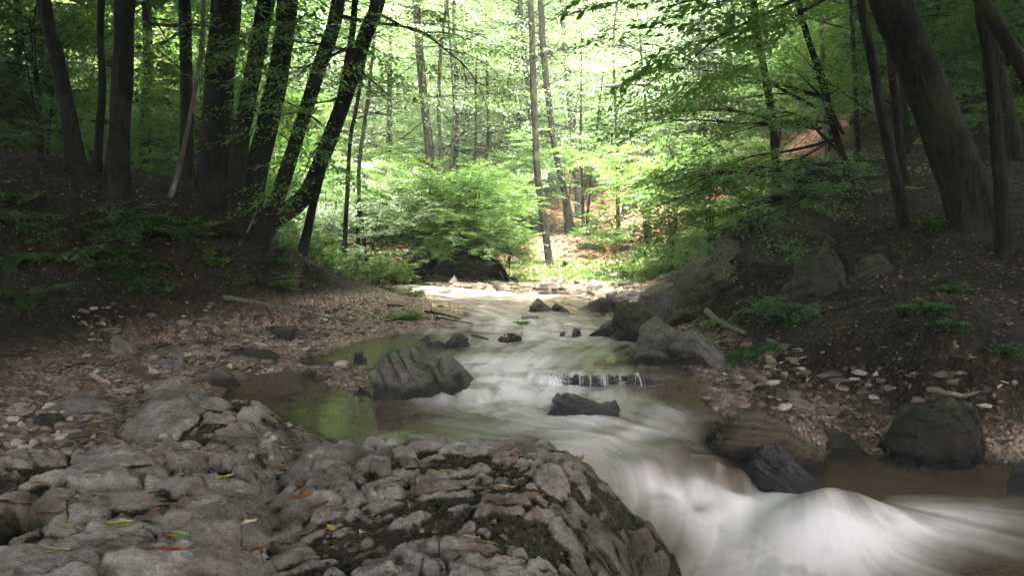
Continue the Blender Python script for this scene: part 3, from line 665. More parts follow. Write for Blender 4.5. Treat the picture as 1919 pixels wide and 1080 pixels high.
# left bank stones
rock('broad cracked grey slab at the left edge of the calm pool', 328, 443, 686, 722, -.05, M_grey, 101, .7, [(-1,.7),(0,.95),(.3,1),(1,.6)], facets=12)
rock('rounded grey boulder just behind the cracked slab on the left shore', 280, 348, 663, 700, .05, M_grey, 102, .8)
rock('tilted brown grey block left of the rounded boulder', 212, 272, 668, 705, .08, M_brown, 103, .8, [(-1,1),(0,.9),(1,.4)], facets=12)
rock('leaning striped stone at the foot of the left bank', 188, 250, 622, 665, .15, M_grey, 104, .7, [(-1,.7),(-.4,1),(1,.5)], strata=(.6,.1,.6), sa=.13)
rock('flat dark slab behind the pinkish branch stub on the left shore', 212, 300, 700, 716, .05, M_brown, 105, .7)
rock('low dark slab lying across the left gravel near the pool', 420, 520, 655, 674, .08, M_bank, 106, .4)
rock('mossy flat stone at the left gravel edge below the pale branch', 484, 548, 612, 638, .1, M_bank, 107, .8, facets=10)
rock('brown stone standing next to the mossy flat stone', 540, 580, 616, 638, .1, M_brown, 108, .8)
rock('white quartz block under the left bank', 473, 512, 559, 577, .2, M_pale, 109, .8, facets=7, n=4)
rock('pale orange stone on the left bank foot', 236, 256, 567, 583, .3, M_pale, 110, .8, n=4)
rock('dark pyramid shaped stone at the water end of the left gravel', 520, 604, 683, 720, -.06, M_dark, 111, .8, [(-1,.5),(.2,1),(1,.4)], facets=12)
rock('blocky dark stone touching the striped boulder on its left', 660, 690, 656, 686, -.02, M_brown, 112, .9, facets=10)
rock('small black stone at the foot of the striped boulder', 656, 694, 727, 748, -.12, M_dark, 113, .8, n=4)
rock('orange brown stone in the gravel left of the striped boulder', 604, 640, 678, 694, -.03, M_brown, 114, .8, n=4)
rock('long thin dark stone lying in the calm pool', 503, 592, 740, 760, -.14, M_dark, 115, .4, [(-1,.9),(0,1),(1,.5)], sink=.05)
rock('flat grey stone at the far left among white pebbles', 75, 190, 738, 775, .08, M_grey, 116, .7, facets=6)
rock('dark flat stone in front of the white pebbles at the left border', 45, 110, 778, 805, .08, M_bank, 117, .7, facets=6)
# right bank boulders in the shade
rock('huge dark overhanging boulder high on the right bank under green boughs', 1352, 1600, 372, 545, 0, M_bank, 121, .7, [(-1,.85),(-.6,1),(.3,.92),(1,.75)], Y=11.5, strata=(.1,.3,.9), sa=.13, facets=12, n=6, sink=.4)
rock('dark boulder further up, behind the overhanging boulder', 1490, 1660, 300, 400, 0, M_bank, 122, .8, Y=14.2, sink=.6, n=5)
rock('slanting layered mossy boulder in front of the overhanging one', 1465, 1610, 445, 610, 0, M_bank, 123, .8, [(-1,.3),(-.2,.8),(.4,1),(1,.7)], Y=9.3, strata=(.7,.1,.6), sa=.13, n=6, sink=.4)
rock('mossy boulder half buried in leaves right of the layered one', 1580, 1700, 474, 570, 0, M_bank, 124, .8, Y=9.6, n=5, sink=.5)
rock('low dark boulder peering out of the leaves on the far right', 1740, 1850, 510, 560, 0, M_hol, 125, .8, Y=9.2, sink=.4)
rock('rounded mossy knob at the foot of the overhanging boulder', 1340, 1400, 440, 490, 0, M_moss, 126, .8, Y=11.6, sink=.4)
# near-black rock painted as the shaded undercut, and an earthy block
rock('near-black rock whose colour gives the shade of the hollow behind the leafy shrub', 730, 940, 404, 510, .15, M_hol, 131, .4, [(-1,.2),(-.6,.8),(-.2,1),(.3,.95),(.7,.7),(1,.12)], rough=.42, boxy=.95, sink=.6, Y=20.9, n=6, sa=.2)
rock('earthy block at the foot of the far slope right of the leaning tree', 1080, 1130, 455, 492, 0, M_bank, 132, .8, Y=25.3, n=4, sink=.5)

def t_peb():
    t = NT('pebble'); p = t.obj(); r = t.n('ShaderNodeObjectInfo').outputs['Random']; pa = t.attr('tone')
    k = t.math('FRACT', t.math('ADD', r, pa))
    base = t.ramp(k, [(0, (.045, .037, .028)), (.3, (.10, .083, .063)), (.58, (.17, .138, .105)), (.8, (.26, .205, .155)), (.94, (.46, .40, .34))], 'CONSTANT')
    n = t.noise(t.pos(), 60, 5, .7)
    col = t.mix(t.ramp(n, [(.35, .6), (.65, 0)]), base, (.05, .042, .03))
    return t.done(t.bsdf(col, .75, t.bump(n, .6, .01), .3))
M_peb = t_peb()
peb_me = []
for s in range(8):
    V, F = rock_verts(300+s, 3, 7, rough=.18); V *= np.array([1, .75, .42])
    o = mk('pebble', V, F, M_peb, link=False); peb_me.append(o.data)
M_quartz = mat_rock('quartz', (.38, .33, .28), (.72, .66, .58), 0, .6); WH = []
for s in range(4):
    V, F = rock_verts(330+s, 3, 10, rough=.15, boxy=.7); V *= np.array([1, .8, .62]); WH.append(mk('pebble', V, F, M_quartz, link=False).data)
ZONES = [  # px box, count, surface
 ((560,570,880,640), 2600), ((430,560,700,600), 900), ((330,580,620,720), 1900), ((150,600,350,720), 700), ((0,730,260,850), 700), ((380,790,620,860), 330), ((250,820,520,850), 320), ((580,655,720,790), 330),
 ((760,508,1200,556), 2600), ((1280,640,1500,720), 900), ((1300,690,1660,800), 1500), ((1500,700,1900,860), 650), ((1200,660,1320,700), 250), ((1640,640,1919,760), 40), ((1220,560,1450,700), 130), ((600,800,900,830), 160), ((100,560,400,640), 260), ((470,840,1180,1060), 420)]
PX, PY, ZI = [], [], []
for zi, ((a, b, c, e), n) in enumerate(ZONES):
    PX.append(RNG.uniform(a, c, n)); PY.append(RNG.uniform(b, e, n)); ZI.append(np.full(n, zi))
PX, PY, ZI = np.concatenate(PX), np.concatenate(PY), np.concatenate(ZI)
def hits(px, py, n=420, t0=2.0, t1=40):
    D = np.stack([ray(a, b) for a, b in zip(px, py)]); T = np.exp(np.linspace(math.log(t0), math.log(t1), n))
    best = np.full(len(px), np.nan); done = np.zeros(len(px), bool)
    for t in T:
        q = ~done
        if not q.any(): break
        x, y = D[q, 0]*t, D[q, 1]*t; under = CAM_Z+D[q, 2]*t < _fast(x, y)
        idx = np.nonzero(q)[0][under]; best[idx] = t; done[idx] = True
    return D*best[:, None]+np.array([0, 0, CAM_Z]), done
_gx, _gy = np.linspace(-12, 12, 600), np.linspace(1, 32, 776)
_GX, _GY = np.meshgrid(_gx, _gy); _GZ = surf_h(_GX.ravel(), _GY.ravel()).reshape(_GX.shape)
def _fast(x, y):
    i = np.clip((x+12)/24*599, 0, 598.99); j = np.clip((y-1)/31*775, 0, 774.99); a, b = i.astype(int), j.astype(int); f, g = i-a, j-b
    return (_GZ[b, a]*(1-f)+_GZ[b, a+1]*f)*(1-g)+(_GZ[b+1, a]*(1-f)+_GZ[b+1, a+1]*f)*g
Pp, ok = hits(PX, PY); Pp, ZI = Pp[ok], ZI[ok]
wd = sdf(WPOLY, Pp[:, 0], Pp[:, 1]); wl = water_z(Pp[:, 0], Pp[:, 1])
ok = (Pp[:, 2] > wl-.04); Pp, ZI = Pp[ok], ZI[ok]
onrock = np.maximum.reduce([H(Pp[:, 0], Pp[:, 1]) for H in (HA, HB, HC)]) > -5
sz = .011*(1-RNG.random(len(Pp)))**-.55; sz = np.clip(sz, .012, .095)*np.where(Pp[:, 1] > 16, 1.5, 1)*np.where(onrock, .55, 1)*np.where(ZI < 2, .62, 1)
ok = ~(onrock & (RNG.random(len(Pp)) < .45)); Pp, ZI, sz = Pp[ok], ZI[ok], sz[ok]
order = np.argsort(-sz/Pp[:, 1]); top = order[:270]
ZL = {**{i: ('flat brown and grey stone on the left gravel bar', 'stones on the left gravel bar') for i in (0, 1, 2, 7)},
      **{i: ('stone at the foot of the dark left bank', 'stones below the left bank') for i in (3, 16)},
      **{i: ('pebble among the grey bedrock on the lower left', 'pebbles around the lower left bedrock') for i in (4, 5, 6, 15, 17)},
      8: ('pale stone on the sunlit far gravel bar', 'stones of the far gravel bar'),
      **{i: ('flat stone on the right gravel behind the brown slab', 'stones on the right gravel') for i in (9, 10, 11, 12)},
      **{i: ('stone lying in leaf litter on the right bank', 'stones on the right bank') for i in (13, 14)}}
for a, b_, s in [(25,790,20),(40,800,15),(60,793,12),(33,835,18),(45,842,16),(62,838,20),(88,770,12),(100,780,13),(110,815,10),(130,790,10),(175,823,11),(172,838,14),(12,805,12),(308,826,14),(332,830,17),(352,842,13),(470,862,16),(508,868,15),(575,800,13),(545,745,11),(95,765,14),(5,818,14),(120,776,9),(430,690,13),(395,700,11)]:
    p = hit(a, b_); k_ = s/FPX*np.linalg.norm(p-[0, 0, CAM_Z])/2; o = bpy.data.objects.new('pebble', WH[(a+b_) % 4]); COL.objects.link(o); o.location = p+np.array([0, 0, k_*.3]); o.scale = (k_*1.15, k_, k_*1.2); o.rotation_euler = (.1, .1, a)
    tag(o, 'white quartz pebble on the left shore beside the grey bedrock', 'stone', 'white quartz pebbles')
for k in top:
    o = bpy.data.objects.new('pebble', peb_me[k % 8]); COL.objects.link(o)
    o.location = Pp[k]+np.array([0, 0, sz[k]*.02]); s = sz[k]
    o.scale = (s*RNG.uniform(.9, 1.5), s, s*RNG.uniform(.6, 1.05)); o.rotation_euler = (RNG.normal()*.15, RNG.normal()*.15, RNG.uniform(0, 6.3))
    l, g = ZL[int(ZI[k])]; tag(o, l, 'stone', g)
rest = order[270:]
V0, F0 = ico(1); Vs, Fs, Ts = [], [], []
n = len(rest); R = RNG.uniform(0, 6.3, n); S = sz[rest]
sh = V0[None]*(1+.22*RNG.normal(size=(n, len(V0), 1)))*np.stack([S*RNG.uniform(.8, 1.5, n), S*.85, S*RNG.uniform(.35, .65, n)], -1)[:, None]
c, s = np.cos(R)[:, None], np.sin(R)[:, None]
V = np.stack([sh[..., 0]*c-sh[..., 1]*s, sh[..., 0]*s+sh[..., 1]*c, sh[..., 2]+.15*S[:, None]], -1)+Pp[rest][:, None]
F = (F0[None]+np.arange(n)[:, None, None]*len(V0)).reshape(-1, 3)
gv = mk('gravel', V.reshape(-1, 3), F, M_peb, attrs=dict(tone=np.repeat(RNG.random(n), len(V0))))
tag(gv, 'loose small gravel strewn along both shores and the far bar', 'gravel', kind='stuff')

# ================================================================== fallen leaves
def t_litter():
    t = NT('dead_leaf'); k = t.attr('tone')
    col = t.ramp(k, [(0, (.009, .006, .004)), (.35, (.022, .014, .008)), (.6, (.045, .029, .016)), (.82, (.09, .057, .03)), (.96, (.19, .125, .055)), (1, (.28, .22, .13))])
    return t.done(t.bsdf(col, .65, None, .3))
M_lit = t_litter()
def leaf_quads(P, N, size, rng, curl=.25):
    n = len(P); a = rng.uniform(0, 6.3, n); T = np.stack([np.cos(a), np.sin(a), rng.normal(0, .25, n)], -1)
    T -= N*(T*N).sum(-1, keepdims=True); T /= np.linalg.norm(T, axis=1)[:, None]; B = np.cross(N, T)
    s = size[:, None]; cu = (curl*rng.uniform(-.4, 1.6, n))[:, None]
    v = [P-T*s, P-T*s*.2+B*s*.55+N*s*cu, P+T*s*.5+B*s*.4+N*s*cu*.8, P+T*s*1.05+N*s*cu*.5, P+T*s*.45-B*s*.42+N*s*cu*.6, P-T*s*.25-B*s*.52+N*s*cu]
    return np.stack(v, 1).reshape(-1, 3), np.arange(n*6).reshape(-1, 6)
def scatter_litter(name, label, n, box, size, dens, seed):
    r = np.random.default_rng(seed); x = r.uniform(box[0], box[2], n); y = r.uniform(box[1], box[3], n)
    k = r.random(n) < dens(x, y); x, y = x[k], y[k]; z = ground_h(x, y)
    ok = z > water_z(x, y)+.03; x, y, z = x[ok], y[ok], z[ok]
    e = .08; gx = (ground_h(x+e, y, False)-ground_h(x-e, y, False))/(2*e); gy = (ground_h(x, y+e, False)-ground_h(x, y-e, False))/(2*e)
    N = np.stack([-gx, -gy, np.ones_like(gx)], -1)+r.normal(0, .35, (len(x), 3)); N /= np.linalg.norm(N, axis=1)[:, None]
    s = size*r.uniform(.55, 1.25, len(x))*np.where(y > 20, 1.5, 1)
    V, F = leaf_quads(np.stack([x, y, z+.012+.3*s*r.random(len(x))], -1), N, s, r)
    o = mk(name, V, F, M_lit, attrs=dict(tone=np.repeat(r.random(len(x))**1.3, 6)), smooth=False)
    return tag(o, label, 'leaf litter', kind='stuff')
scatter_litter('leaf_litter', 'brown dead leaves thickly covering the right bank', 34000, (1.6, 5.5, 13, 20), .026, lambda x, y: sstep(2, 3.4, x-.0*y)*.9+.08, 1)
scatter_litter('leaf_litter', 'dark dead leaves on the shaded left bank', 30000, (-11, 6.5, -1.5, 18), .025, lambda x, y: .12+.85*sstep(.35, .8, ground_h(x, y, False)), 2)
scatter_litter('leaf_litter', 'rust coloured dead leaves on the sunlit far slope', 60000, (-16, 22.5, 18, 46), .055, lambda x, y: .5+0*x, 3)
dp_ = np.vstack(DEBRIS); rg = np.random.default_rng(31); dp_ = dp_[rg.integers(0, len(dp_), 9000)]; N_ = np.array([0, 0, 1.])+rg.normal(0, .45, dp_.shape); N_ /= np.linalg.norm(N_, axis=1)[:, None]
V, F = leaf_quads(dp_+np.array([0, 0, .006]), N_, rg.uniform(.005, .017, len(dp_))*np.where(rg.random(len(dp_)) < .1, 1.7, 1), rg, .4)
o = mk('leaf_litter', V, F, M_lit, attrs=dict(tone=np.repeat(rg.random(len(dp_))**1.7*.93, 6)), smooth=False); tag(o, 'rotting leaf scraps filling the hollows of the foreground bedrock', 'leaf litter', kind='stuff')
def t_fl():
    t = NT('fallen_leaf'); n = t.noise(t.obj(), 8, 4, .6); c = t.n('ShaderNodeObjectInfo').outputs['Color']
    col = t.mix(t.ramp(n, [(.4, 0), (.7, .8)]), c, t.mix(1., c, (.35, .25, .15), 'MULTIPLY'))
    return t.done(t.bsdf(col, .6, None, .3))
M_fl = t_fl()
def fleaf_mesh(r):
    ts = np.linspace(0, 1, 9); wv = .40*np.sin(np.pi*ts**.8)**.8*(1-.2*ts); V = []; 
    for i, tt in enumerate(ts):
        for j in (-1, -.5, 0, .5, 1):
            V.append((tt*2-1, j*wv[i]*(1+.12*r.normal()), .13*abs(j)*r.uniform(.3, 1.3)+.18*(tt-.5)**2+.03*r.normal()))
    Q = gridfaces(5, 9); P, R = resample(np.array([(-1, 0, 0), (-1.35, .03, .03), (-1.6, .1, .02)]), [.025, .02, .02], .2)
    tv, tq, tt3 = tube(P, R, 4); return np.vstack([V, tv]), [np.vstack([Q, tq+len(V)]), tt3+len(V)]
FLM = []
for s in range(5):
    V, F = fleaf_mesh(np.random.default_rng(s)); FLM.append(mk('fallen_leaf', V, F, M_fl, link=False).data)
CL = dict(yellow=(.48, .36, .06), green=(.11, .24, .06), brown=(.14, .06, .025), orange=(.35, .14, .04), cream=(.55, .50, .30), red=(.22, .06, .03), lime=(.30, .36, .10), dark=(.04, .022, .012))
def fleaf(px, py, s, colr, rz, label, tilt=.2, cat='leaf', group='fallen leaves on the foreground rock'):
    p = hit(px, py); s = s*1.3; k = s/FPX*np.linalg.norm(p-[0, 0, CAM_Z])/2
    o = bpy.data.objects.new('fallen_leaf', FLM[int(px+py) % 5]); COL.objects.link(o); o.location = p+np.array([0, 0, .012]); o.scale = (k, k, k)
    o.rotation_euler = (-.15+tilt*math.sin(px), tilt*math.cos(py), rz); c = np.minimum(1, np.array(CL[colr])*RNG.uniform(.65, 1.1)); o.color = (*c, 1)
    tag(o, label, cat, group)
for a in [(68,918,20,'yellow',.4,'yellow leaf lying in the left bowl shaped hollow'),(28,955,40,'dark',.2,'dark rotten leaf in the second hollow near the left border'),(97,972,34,'brown',.1,'brown leaf beside the two left hollows'),
  (127,1000,34,'lime',2.6,'pale lime leaf with ragged edge in the left gully'),(100,1040,18,'yellow',.6,'small yellow leaf near the lower left, beside a cream one'),(112,1036,22,'cream',.1,'cream leaf touching a small yellow one at the lower left'),
  (222,988,34,'lime',.2,'lime green leaf bridging the crack under the big pillow rock'),(226,997,20,'yellow',.7,'yellow leaf tucked under the lime green one'),(336,1008,30,'green',3.,'fresh green leaf on the left bedrock'),(322,1012,18,'orange',.1,'tan leaf beside the fresh green leaf'),
  (318,1038,42,'orange',.15,'large tan orange leaf low on the left bedrock'),(337,956,18,'orange',0,'orange leaf in the small round hollow'),(418,903,26,'yellow',.5,'bright yellow curled leaf at the end of the pillow rocks'),(178,796,20,'yellow',.1,'yellow green leaf at the front of the rock hump'),
  (302,738,18,'green',.2,'green leaf on top of the rock hump'),(450,771,24,'green',.1,'green leaf at the pool end of the rock hump'),(311,784,14,'brown',.3,'brown leaf in the dip of the rock hump'),(345,796,16,'orange',.2,'orange leaf in the dip of the rock hump'),
  (188,915,12,'cream',.4,'cream scrap of leaf by the pillow crack'),(258,888,36,'dark',.05,'long dark dead leaf between the pillow rocks'),(367,1040,10,'cream',.2,'cream petal on the left bedrock'),(285,971,20,'brown',.6,'brown leaf flat in the crack right of the big pillow'),
  (1318-360,862,20,'red',.4,'reddish leaf near the far edge of the foreground outcrop'),(826,894,18,'yellow',.1,'yellow leaf on the pale patch of the foreground outcrop'),(846,892,16,'lime',.2,'lime leaf right beside the yellow one on the outcrop'),(905,917,20,'green',1.,'green leaf mid outcrop'),
  (968,862,18,'red',.3,'rust red leaf high on the outcrop'),(950,918,22,'yellow',.1,'thin yellow leaf across the middle of the outcrop'),(942,962,20,'orange',.4,'orange and yellow leaf below the outcrop middle'),(960,982,16,'brown',.2,'brown leaf right of the orange one'),
  (918,1025,22,'lime',2.4,'pale green oval leaf low on the outcrop'),(956,1040,20,'green',2.8,'green oval leaf lowest on the outcrop'),(885,1024,22,'cream',.2,'cream torn leaf low on the outcrop'),(858,1056,26,'dark',1.4,'dark curled leaf standing at the lower outcrop'),
  (778,975,22,'lime',.2,'pale green leaf in the dark gully of the outcrop'),(690,1015,34,'brown',.3,'tan brown leaf at the left gully of the outcrop'),(600,960,34,'brown',1.1,'brown leaf pile top in the gully left of the outcrop'),(575,935,36,'orange',.7,'orange brown curled leaf in the gully'),
  (560,915,30,'brown',2.2,'large curled brown leaf in the gully'),(620,995,20,'yellow',2.4,'yellow leaf stuck upright in the gully'),(460,995,30,'cream',.4,'pale dead leaf where left bedrock meets the gully'),(530,880,22,'orange',.9,'orange leaf by the white pebble at the gully head'),
  (475,1040,36,'brown',.4,'russet leaf at the lower gully'),(1012,935,18,'orange',.2,'orange leaf on the wet right part of the outcrop'),(1090,870,22,'orange',1.2,'orange upright leaf near the chute side of the outcrop'),(1000,925,14,'red',2.,'small red leaf on the wet right part of the outcrop'),
  (852,1000,18,'dark',.3,'dark leaf low in the outcrop crack'),(760,1015,14,'orange',.3,'orange scrap of leaf low in the outcrop'),(1050,962,16,'brown',.4,'brown leaf on the domed right shoulder of the outcrop'),(735,905,18,'brown',.6,'brown leaf left of the pale patch of the outcrop')]:
    fleaf(*a)
for a in [(1582,620,16,'yellow',.2,'bright yellow leaf on the dark right bank'),(1605,702,12,'orange',.3,'orange leaf on the right gravel edge'),(1690,700,14,'orange',.3,'dull orange leaf high on the right gravel edge'),(1545,480,12,'yellow',.2,'yellow leaf on top of the layered boulder'),
  (1660,660,14,'cream',.2,'cream leaf on the right bank'),(1830,675,20,'cream',.2,'long cream leaf on the far right bank'),(1700,605,14,'yellow',.4,'yellow brown leaf far up the right bank'),(1505,675,14,'cream',.5,'cream leaf at the right gravel edge'),
  (1410,692,10,'orange',.2,'orange leaf between the right gravel stones'),(1280,590,10,'orange',.2,'orange leaf on the mossy rock mass'),(1320,640,12,'orange',.2,'orange brown leaf on the lower mossy rock mass'),(1250,565,9,'red',.3,'red leaf at the top of the grooved rock'),
  (130,690,14,'yellow',.2,'yellow leaf on the dark left shore'),(200,745,12,'cream',.3,'cream leaf on the left shore'),(240,697,14,'yellow',.3,'small yellow leaf by the tilted block')]:
    fleaf(*a, group='single leaves on the shaded banks')
# ================================================================== foliage
def mat_leaf(name, a, b, c, tr=(.16, .27, .035), tw=.45, gl=.05, gr=.38):
    t = NT(name); k = t.attr('tint'); r = t.n('ShaderNodeObjectInfo').outputs['Random']
    f = t.math('ADD', t.math('MULTIPLY', k, .58), t.math('MULTIPLY', r, .42))
    col = t.ramp(f, [(0, a), (.5, b), (1, c)])
    d = t.n('ShaderNodeBsdfDiffuse', i_Color=col).outputs[0]
    tl = t.n('ShaderNodeBsdfTranslucent', i_Color=t.mix(.6, col, tr)).outputs[0]
    g = t.n('ShaderNodeBsdfGlossy', i_Color=(.9, .95, .9, 1), i_Roughness=gr).outputs[0]
    m = t.n('ShaderNodeMixShader', i_0=tw, i_1=d, i_2=tl).outputs[0]
    return t.done(t.n('ShaderNodeMixShader', i_0=gl, i_1=m, i_2=g).outputs[0])
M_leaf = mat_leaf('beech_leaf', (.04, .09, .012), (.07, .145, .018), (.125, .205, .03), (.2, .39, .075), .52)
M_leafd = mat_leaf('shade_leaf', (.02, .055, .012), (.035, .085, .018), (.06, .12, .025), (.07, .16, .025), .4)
M_leafp = mat_leaf('pale_leaf', (.08, .155, .055), (.135, .225, .08), (.21, .31, .12), (.22, .34, .13), .45, .11, .5)  # leaf colour raised to brighten the sunlit far slope
M_broad = mat_leaf('broad_leaf', (.06, .15, .02), (.10, .21, .03), (.16, .27, .05), (.28, .55, .08), .6)
M_herb = mat_leaf('herb_leaf', (.05, .11, .015), (.08, .16, .022), (.13, .22, .035), (.18, .3, .03), .4)
def mat_bark(nm='bark', b1=(.006, .005, .004), b2=(.022, .018, .014), b3=(.055, .046, .037)):
    t = NT(nm); p = t.obj()
    st = t.noise(t.map(p, (22, 22, 3.2)), 1, 6, .7, .3); n = t.noise(p, 2.2, 5)
    col = t.ramp(st, [(.34, b1), (.52, b2), (.7, b3)])
    col = t.mix(t.ramp(n, [(.5, 0), (.66, .55)]), col, (.045, .055, .022))
    return t.done(t.bsdf(col, .9, t.bump(st, 1., .12), .15))
M_bark = mat_bark()
M_dbark = mat_bark('dark_bark', (.004, .0035, .0025), (.014, .012, .009), (.035, .03, .024))
def mat_palebark():
    t = NT('pale_bark'); p = t.obj(); st = t.noise(t.map(p, (9, 9, 3)), 1, 6, .7)
    col = t.ramp(st, [(.36, (.05, .042, .034)), (.55, (.13, .115, .095)), (.7, (.22, .20, .165))])
    return t.done(t.bsdf(col, .85, t.bump(st, .8, .02), .15))
M_pbark = mat_palebark()
def spray(seed, L=.9, side=.42, step=.055, width=.5):
    """flat beech like spray along +X: leaf base points, directions, normals"""
    r = np.random.default_rng(seed); P, D = [], []
    def twig(p, d, l):
        n = max(2, int(l/step)); perp = np.array([-d[1], d[0], 0])
        for i in range(n):
            q = p+d*(i+.6)*step; sg = 1 if i % 2 else -1
            q = q+np.array([0, 0, -.10*((i*step)**2)/L+r.normal()*.012])
            dd = d*.75+perp*sg*.8+np.array([0, 0, r.normal()*.28-.12]); P.append(q); D.append(dd/np.linalg.norm(dd))
        P.append(p+d*l+np.array([0, 0, -.10*l*l/L])); D.append(d)
    twig(np.zeros(3), np.array([1., 0, 0]), L)
    x = .08; sg = 1
    while x < L*.92:
        a = sg*r.uniform(.6, .95); l = side*(1-x/L*.75)*r.uniform(.7, 1.15)
        twig(np.array([x, 0, -.1*x*x/L]), np.array([math.cos(a), math.sin(a), r.normal()*.1]), l); x += r.uniform(.09, .17); sg = -sg
    P, D = np.array(P), np.array(D); N = np.array([0, 0, 1.])+r.normal(0, .38, P.shape); N -= D*(N*D).sum(-1, keepdims=True); N /= np.linalg.norm(N, axis=1)[:, None]
    return P, D, N
SPR = [spray(s) for s in range(6)]
SPRC = [(p[::2], d[::2], n[::2]) for p, d, n in SPR]
def leaves_from(tr, rng, ll=.075, lw=.5, six=False, templates=None):
    """tr: list of (origin, xdir, up, scale)"""
    T = templates or SPR; Ps, Ds, Ns = [], [], []
    for i, (o, xd, up, s) in enumerate(tr):
        xd = xd/(np.linalg.norm(xd)+1e-9); up = up-xd*(up@xd); up /= np.linalg.norm(up)+1e-9; M = np.stack([xd, np.cross(up, xd), up], 0)
        p, d, n = T[int(rng.integers(len(T)))]; Ps.append(o+(p*s)@M); Ds.append(d@M); Ns.append(n@M)
    P, D, N = np.vstack(Ps), np.vstack(Ds), np.vstack(Ns); n = len(P)
    l = (ll*rng.uniform(.65, 1.2, n)*np.repeat(rng.uniform(.7, 1.3, len(Ps)), [len(q_) for q_ in Ps]))[:, None]; B = np.cross(N, D); w = l*lw
    droop = np.array([0, 0, -1.])*l*.12
    if six:
        v = [P, P+D*l*.3+B*w*.42+N*l*.05, P+D*l*.68+B*w*.40+N*l*.04, P+D*l+droop, P+D*l*.68-B*w*.40+N*l*.04, P+D*l*.3-B*w*.42+N*l*.05]; k = 6
    else:
        v = [P, P+D*l*.45+B*w*.5+N*l*.05, P+D*l+droop, P+D*l*.45-B*w*.5+N*l*.05]; k = 4
    cl = np.repeat(rng.normal(0, .14, len(Ps)), [len(p) for p in Ps])
    tint = np.clip(rng.normal(.45, .2, n)+cl, 0, 1)
    return np.stack(v, 1).reshape(-1, 3), np.arange(n*k).reshape(-1, k), np.repeat(tint, k)
UP = np.array([0, 0, 1.])
def rdir(rng, az, el):
    return np.array([math.cos(az)*math.cos(el), math.sin(az)*math.cos(el), math.sin(el)])
def limb(mb, rng, p0, d, L, r0, tr, dens=6., droop=.12, sub=3, s=(.8, 1.25), k=5, start=.25, flat=.35):
    """a limb with side branches; wood goes to mb, spray frames to tr"""
    n = max(4, int(L/.5)); pts = [np.array(p0, float)]; dd = d/np.linalg.norm(d)
    for i in range(n):
        dd = dd+rng.normal(0, .10, 3)+np.array([0, 0, -droop*(i/n)]); dd /= np.linalg.norm(dd); pts.append(pts[-1]+dd*L/n)
    pts = np.array(pts); R = r0*np.linspace(1, .15, n+1); mb.tube(pts, R, k, .3)
    def put(q, dv, m):
        for _ in range(m):
            a = rng.normal(0, .75); h = dv*np.array([1, 1, flat]); h = h/(np.linalg.norm(h)+1e-6)
            x = np.array([h[0]*math.cos(a)-h[1]*math.sin(a), h[0]*math.sin(a)+h[1]*math.cos(a), h[2]+rng.normal(-.05, .18)])
            tr.append((q+rng.normal(0, .12, 3), x, UP+rng.normal(0, .22, 3), rng.uniform(*s)))
    for i in range(1, n+1):
        if i/n > start: put(pts[i], pts[i]-pts[i-1], max(1, int(dens*L/n*.5+rng.random())))
    for j in range(sub):
        i = int(rng.uniform(.3, .95)*n); dv = pts[i]-pts[i-1]; dv /= np.linalg.norm(dv); a = (1 if j % 2 else -1)*rng.uniform(.5, 1.1)
        x = np.array([dv[0]*math.cos(a)-dv[1]*math.sin(a), dv[0]*math.sin(a)+dv[1]*math.cos(a), dv[2]*.6]); l = L*rng.uniform(.3, .55); m = max(3, int(l/.45)); q = [pts[i]]
        for _ in range(m): x = x+rng.normal(0, .12, 3)+np.array([0, 0, -droop*.2]); x /= np.linalg.norm(x); q.append(q[-1]+x*l/m)
        q = np.array(q); mb.tube(q, R[i]*.6*np.linspace(1, .2, m+1), 4, .3)
        for i2 in range(1, m+1): put(q[i2], q[i2]-q[i2-1], max(1, int(dens*l/m*.5+rng.random())))
def flare(P, R, fl=1.7, h=.7):
    P, R = resample(P, R, .22); z = P[:, 2]-P[0, 2]; return P, R*(1+(fl-1)*np.exp(-np.clip(z, 0, 9)/h*2.2))
def build_tree(name, label, cat, group, base, tpts, trad, limbs, seed, leafmat, bark=None, ll=.075, six=False, k=12, templates=None, fl=1.7, rough=.16, **lk):
    """tpts: trunk points (world); limbs: list of (point, dir, length, radius, opts)"""
    rng = np.random.default_rng(seed); root = empty(name, base, label, cat, group)
    P, R = flare(np.array(tpts, float), trad, fl); mb = MB(); mb.add(*tube(P, R, k, rough, seed, True, .4 if trad[0] > .09 else .15))
    mb.build('trunk', bark or M_bark, root, base)
    if limbs:
        wb = MB(); tr = []
        for (p, d, L, r, o) in limbs:
            kw = dict(lk); kw.update(o); limb(wb, rng, p, np.array(d, float), L, r, tr, **kw)
        wb.build('branch', bark or M_bark, root, base)
        if tr:
            V, F, T = leaves_from(tr, rng, ll, .52, six, templates)
            mk('crown', V-np.asarray(base), F, leafmat, root, smooth=False, attrs=dict(tint=T))
    return root
def auto_limbs(rng, tpts, trad, z0, z1, n, L, el=(.0, .5), az=None, **o):
    P, R = resample(np.array(tpts, float), trad, .3); out = []
    for i in range(n):
        zt = z0+(z1-z0)*((i+rng.random())/n); j = int(np.argmin(np.abs(P[:, 2]-zt))); f = (i+.5)/n
        a = i*2.4+rng.normal()*.3 if az is None else rng.uniform(*az)
        out.append((P[j], rdir(rng, a, rng.uniform(*el)), L*(1-.55*f**2)*rng.uniform(.7, 1.15), min(R[j]*.45, .07), dict(o)))
    return out
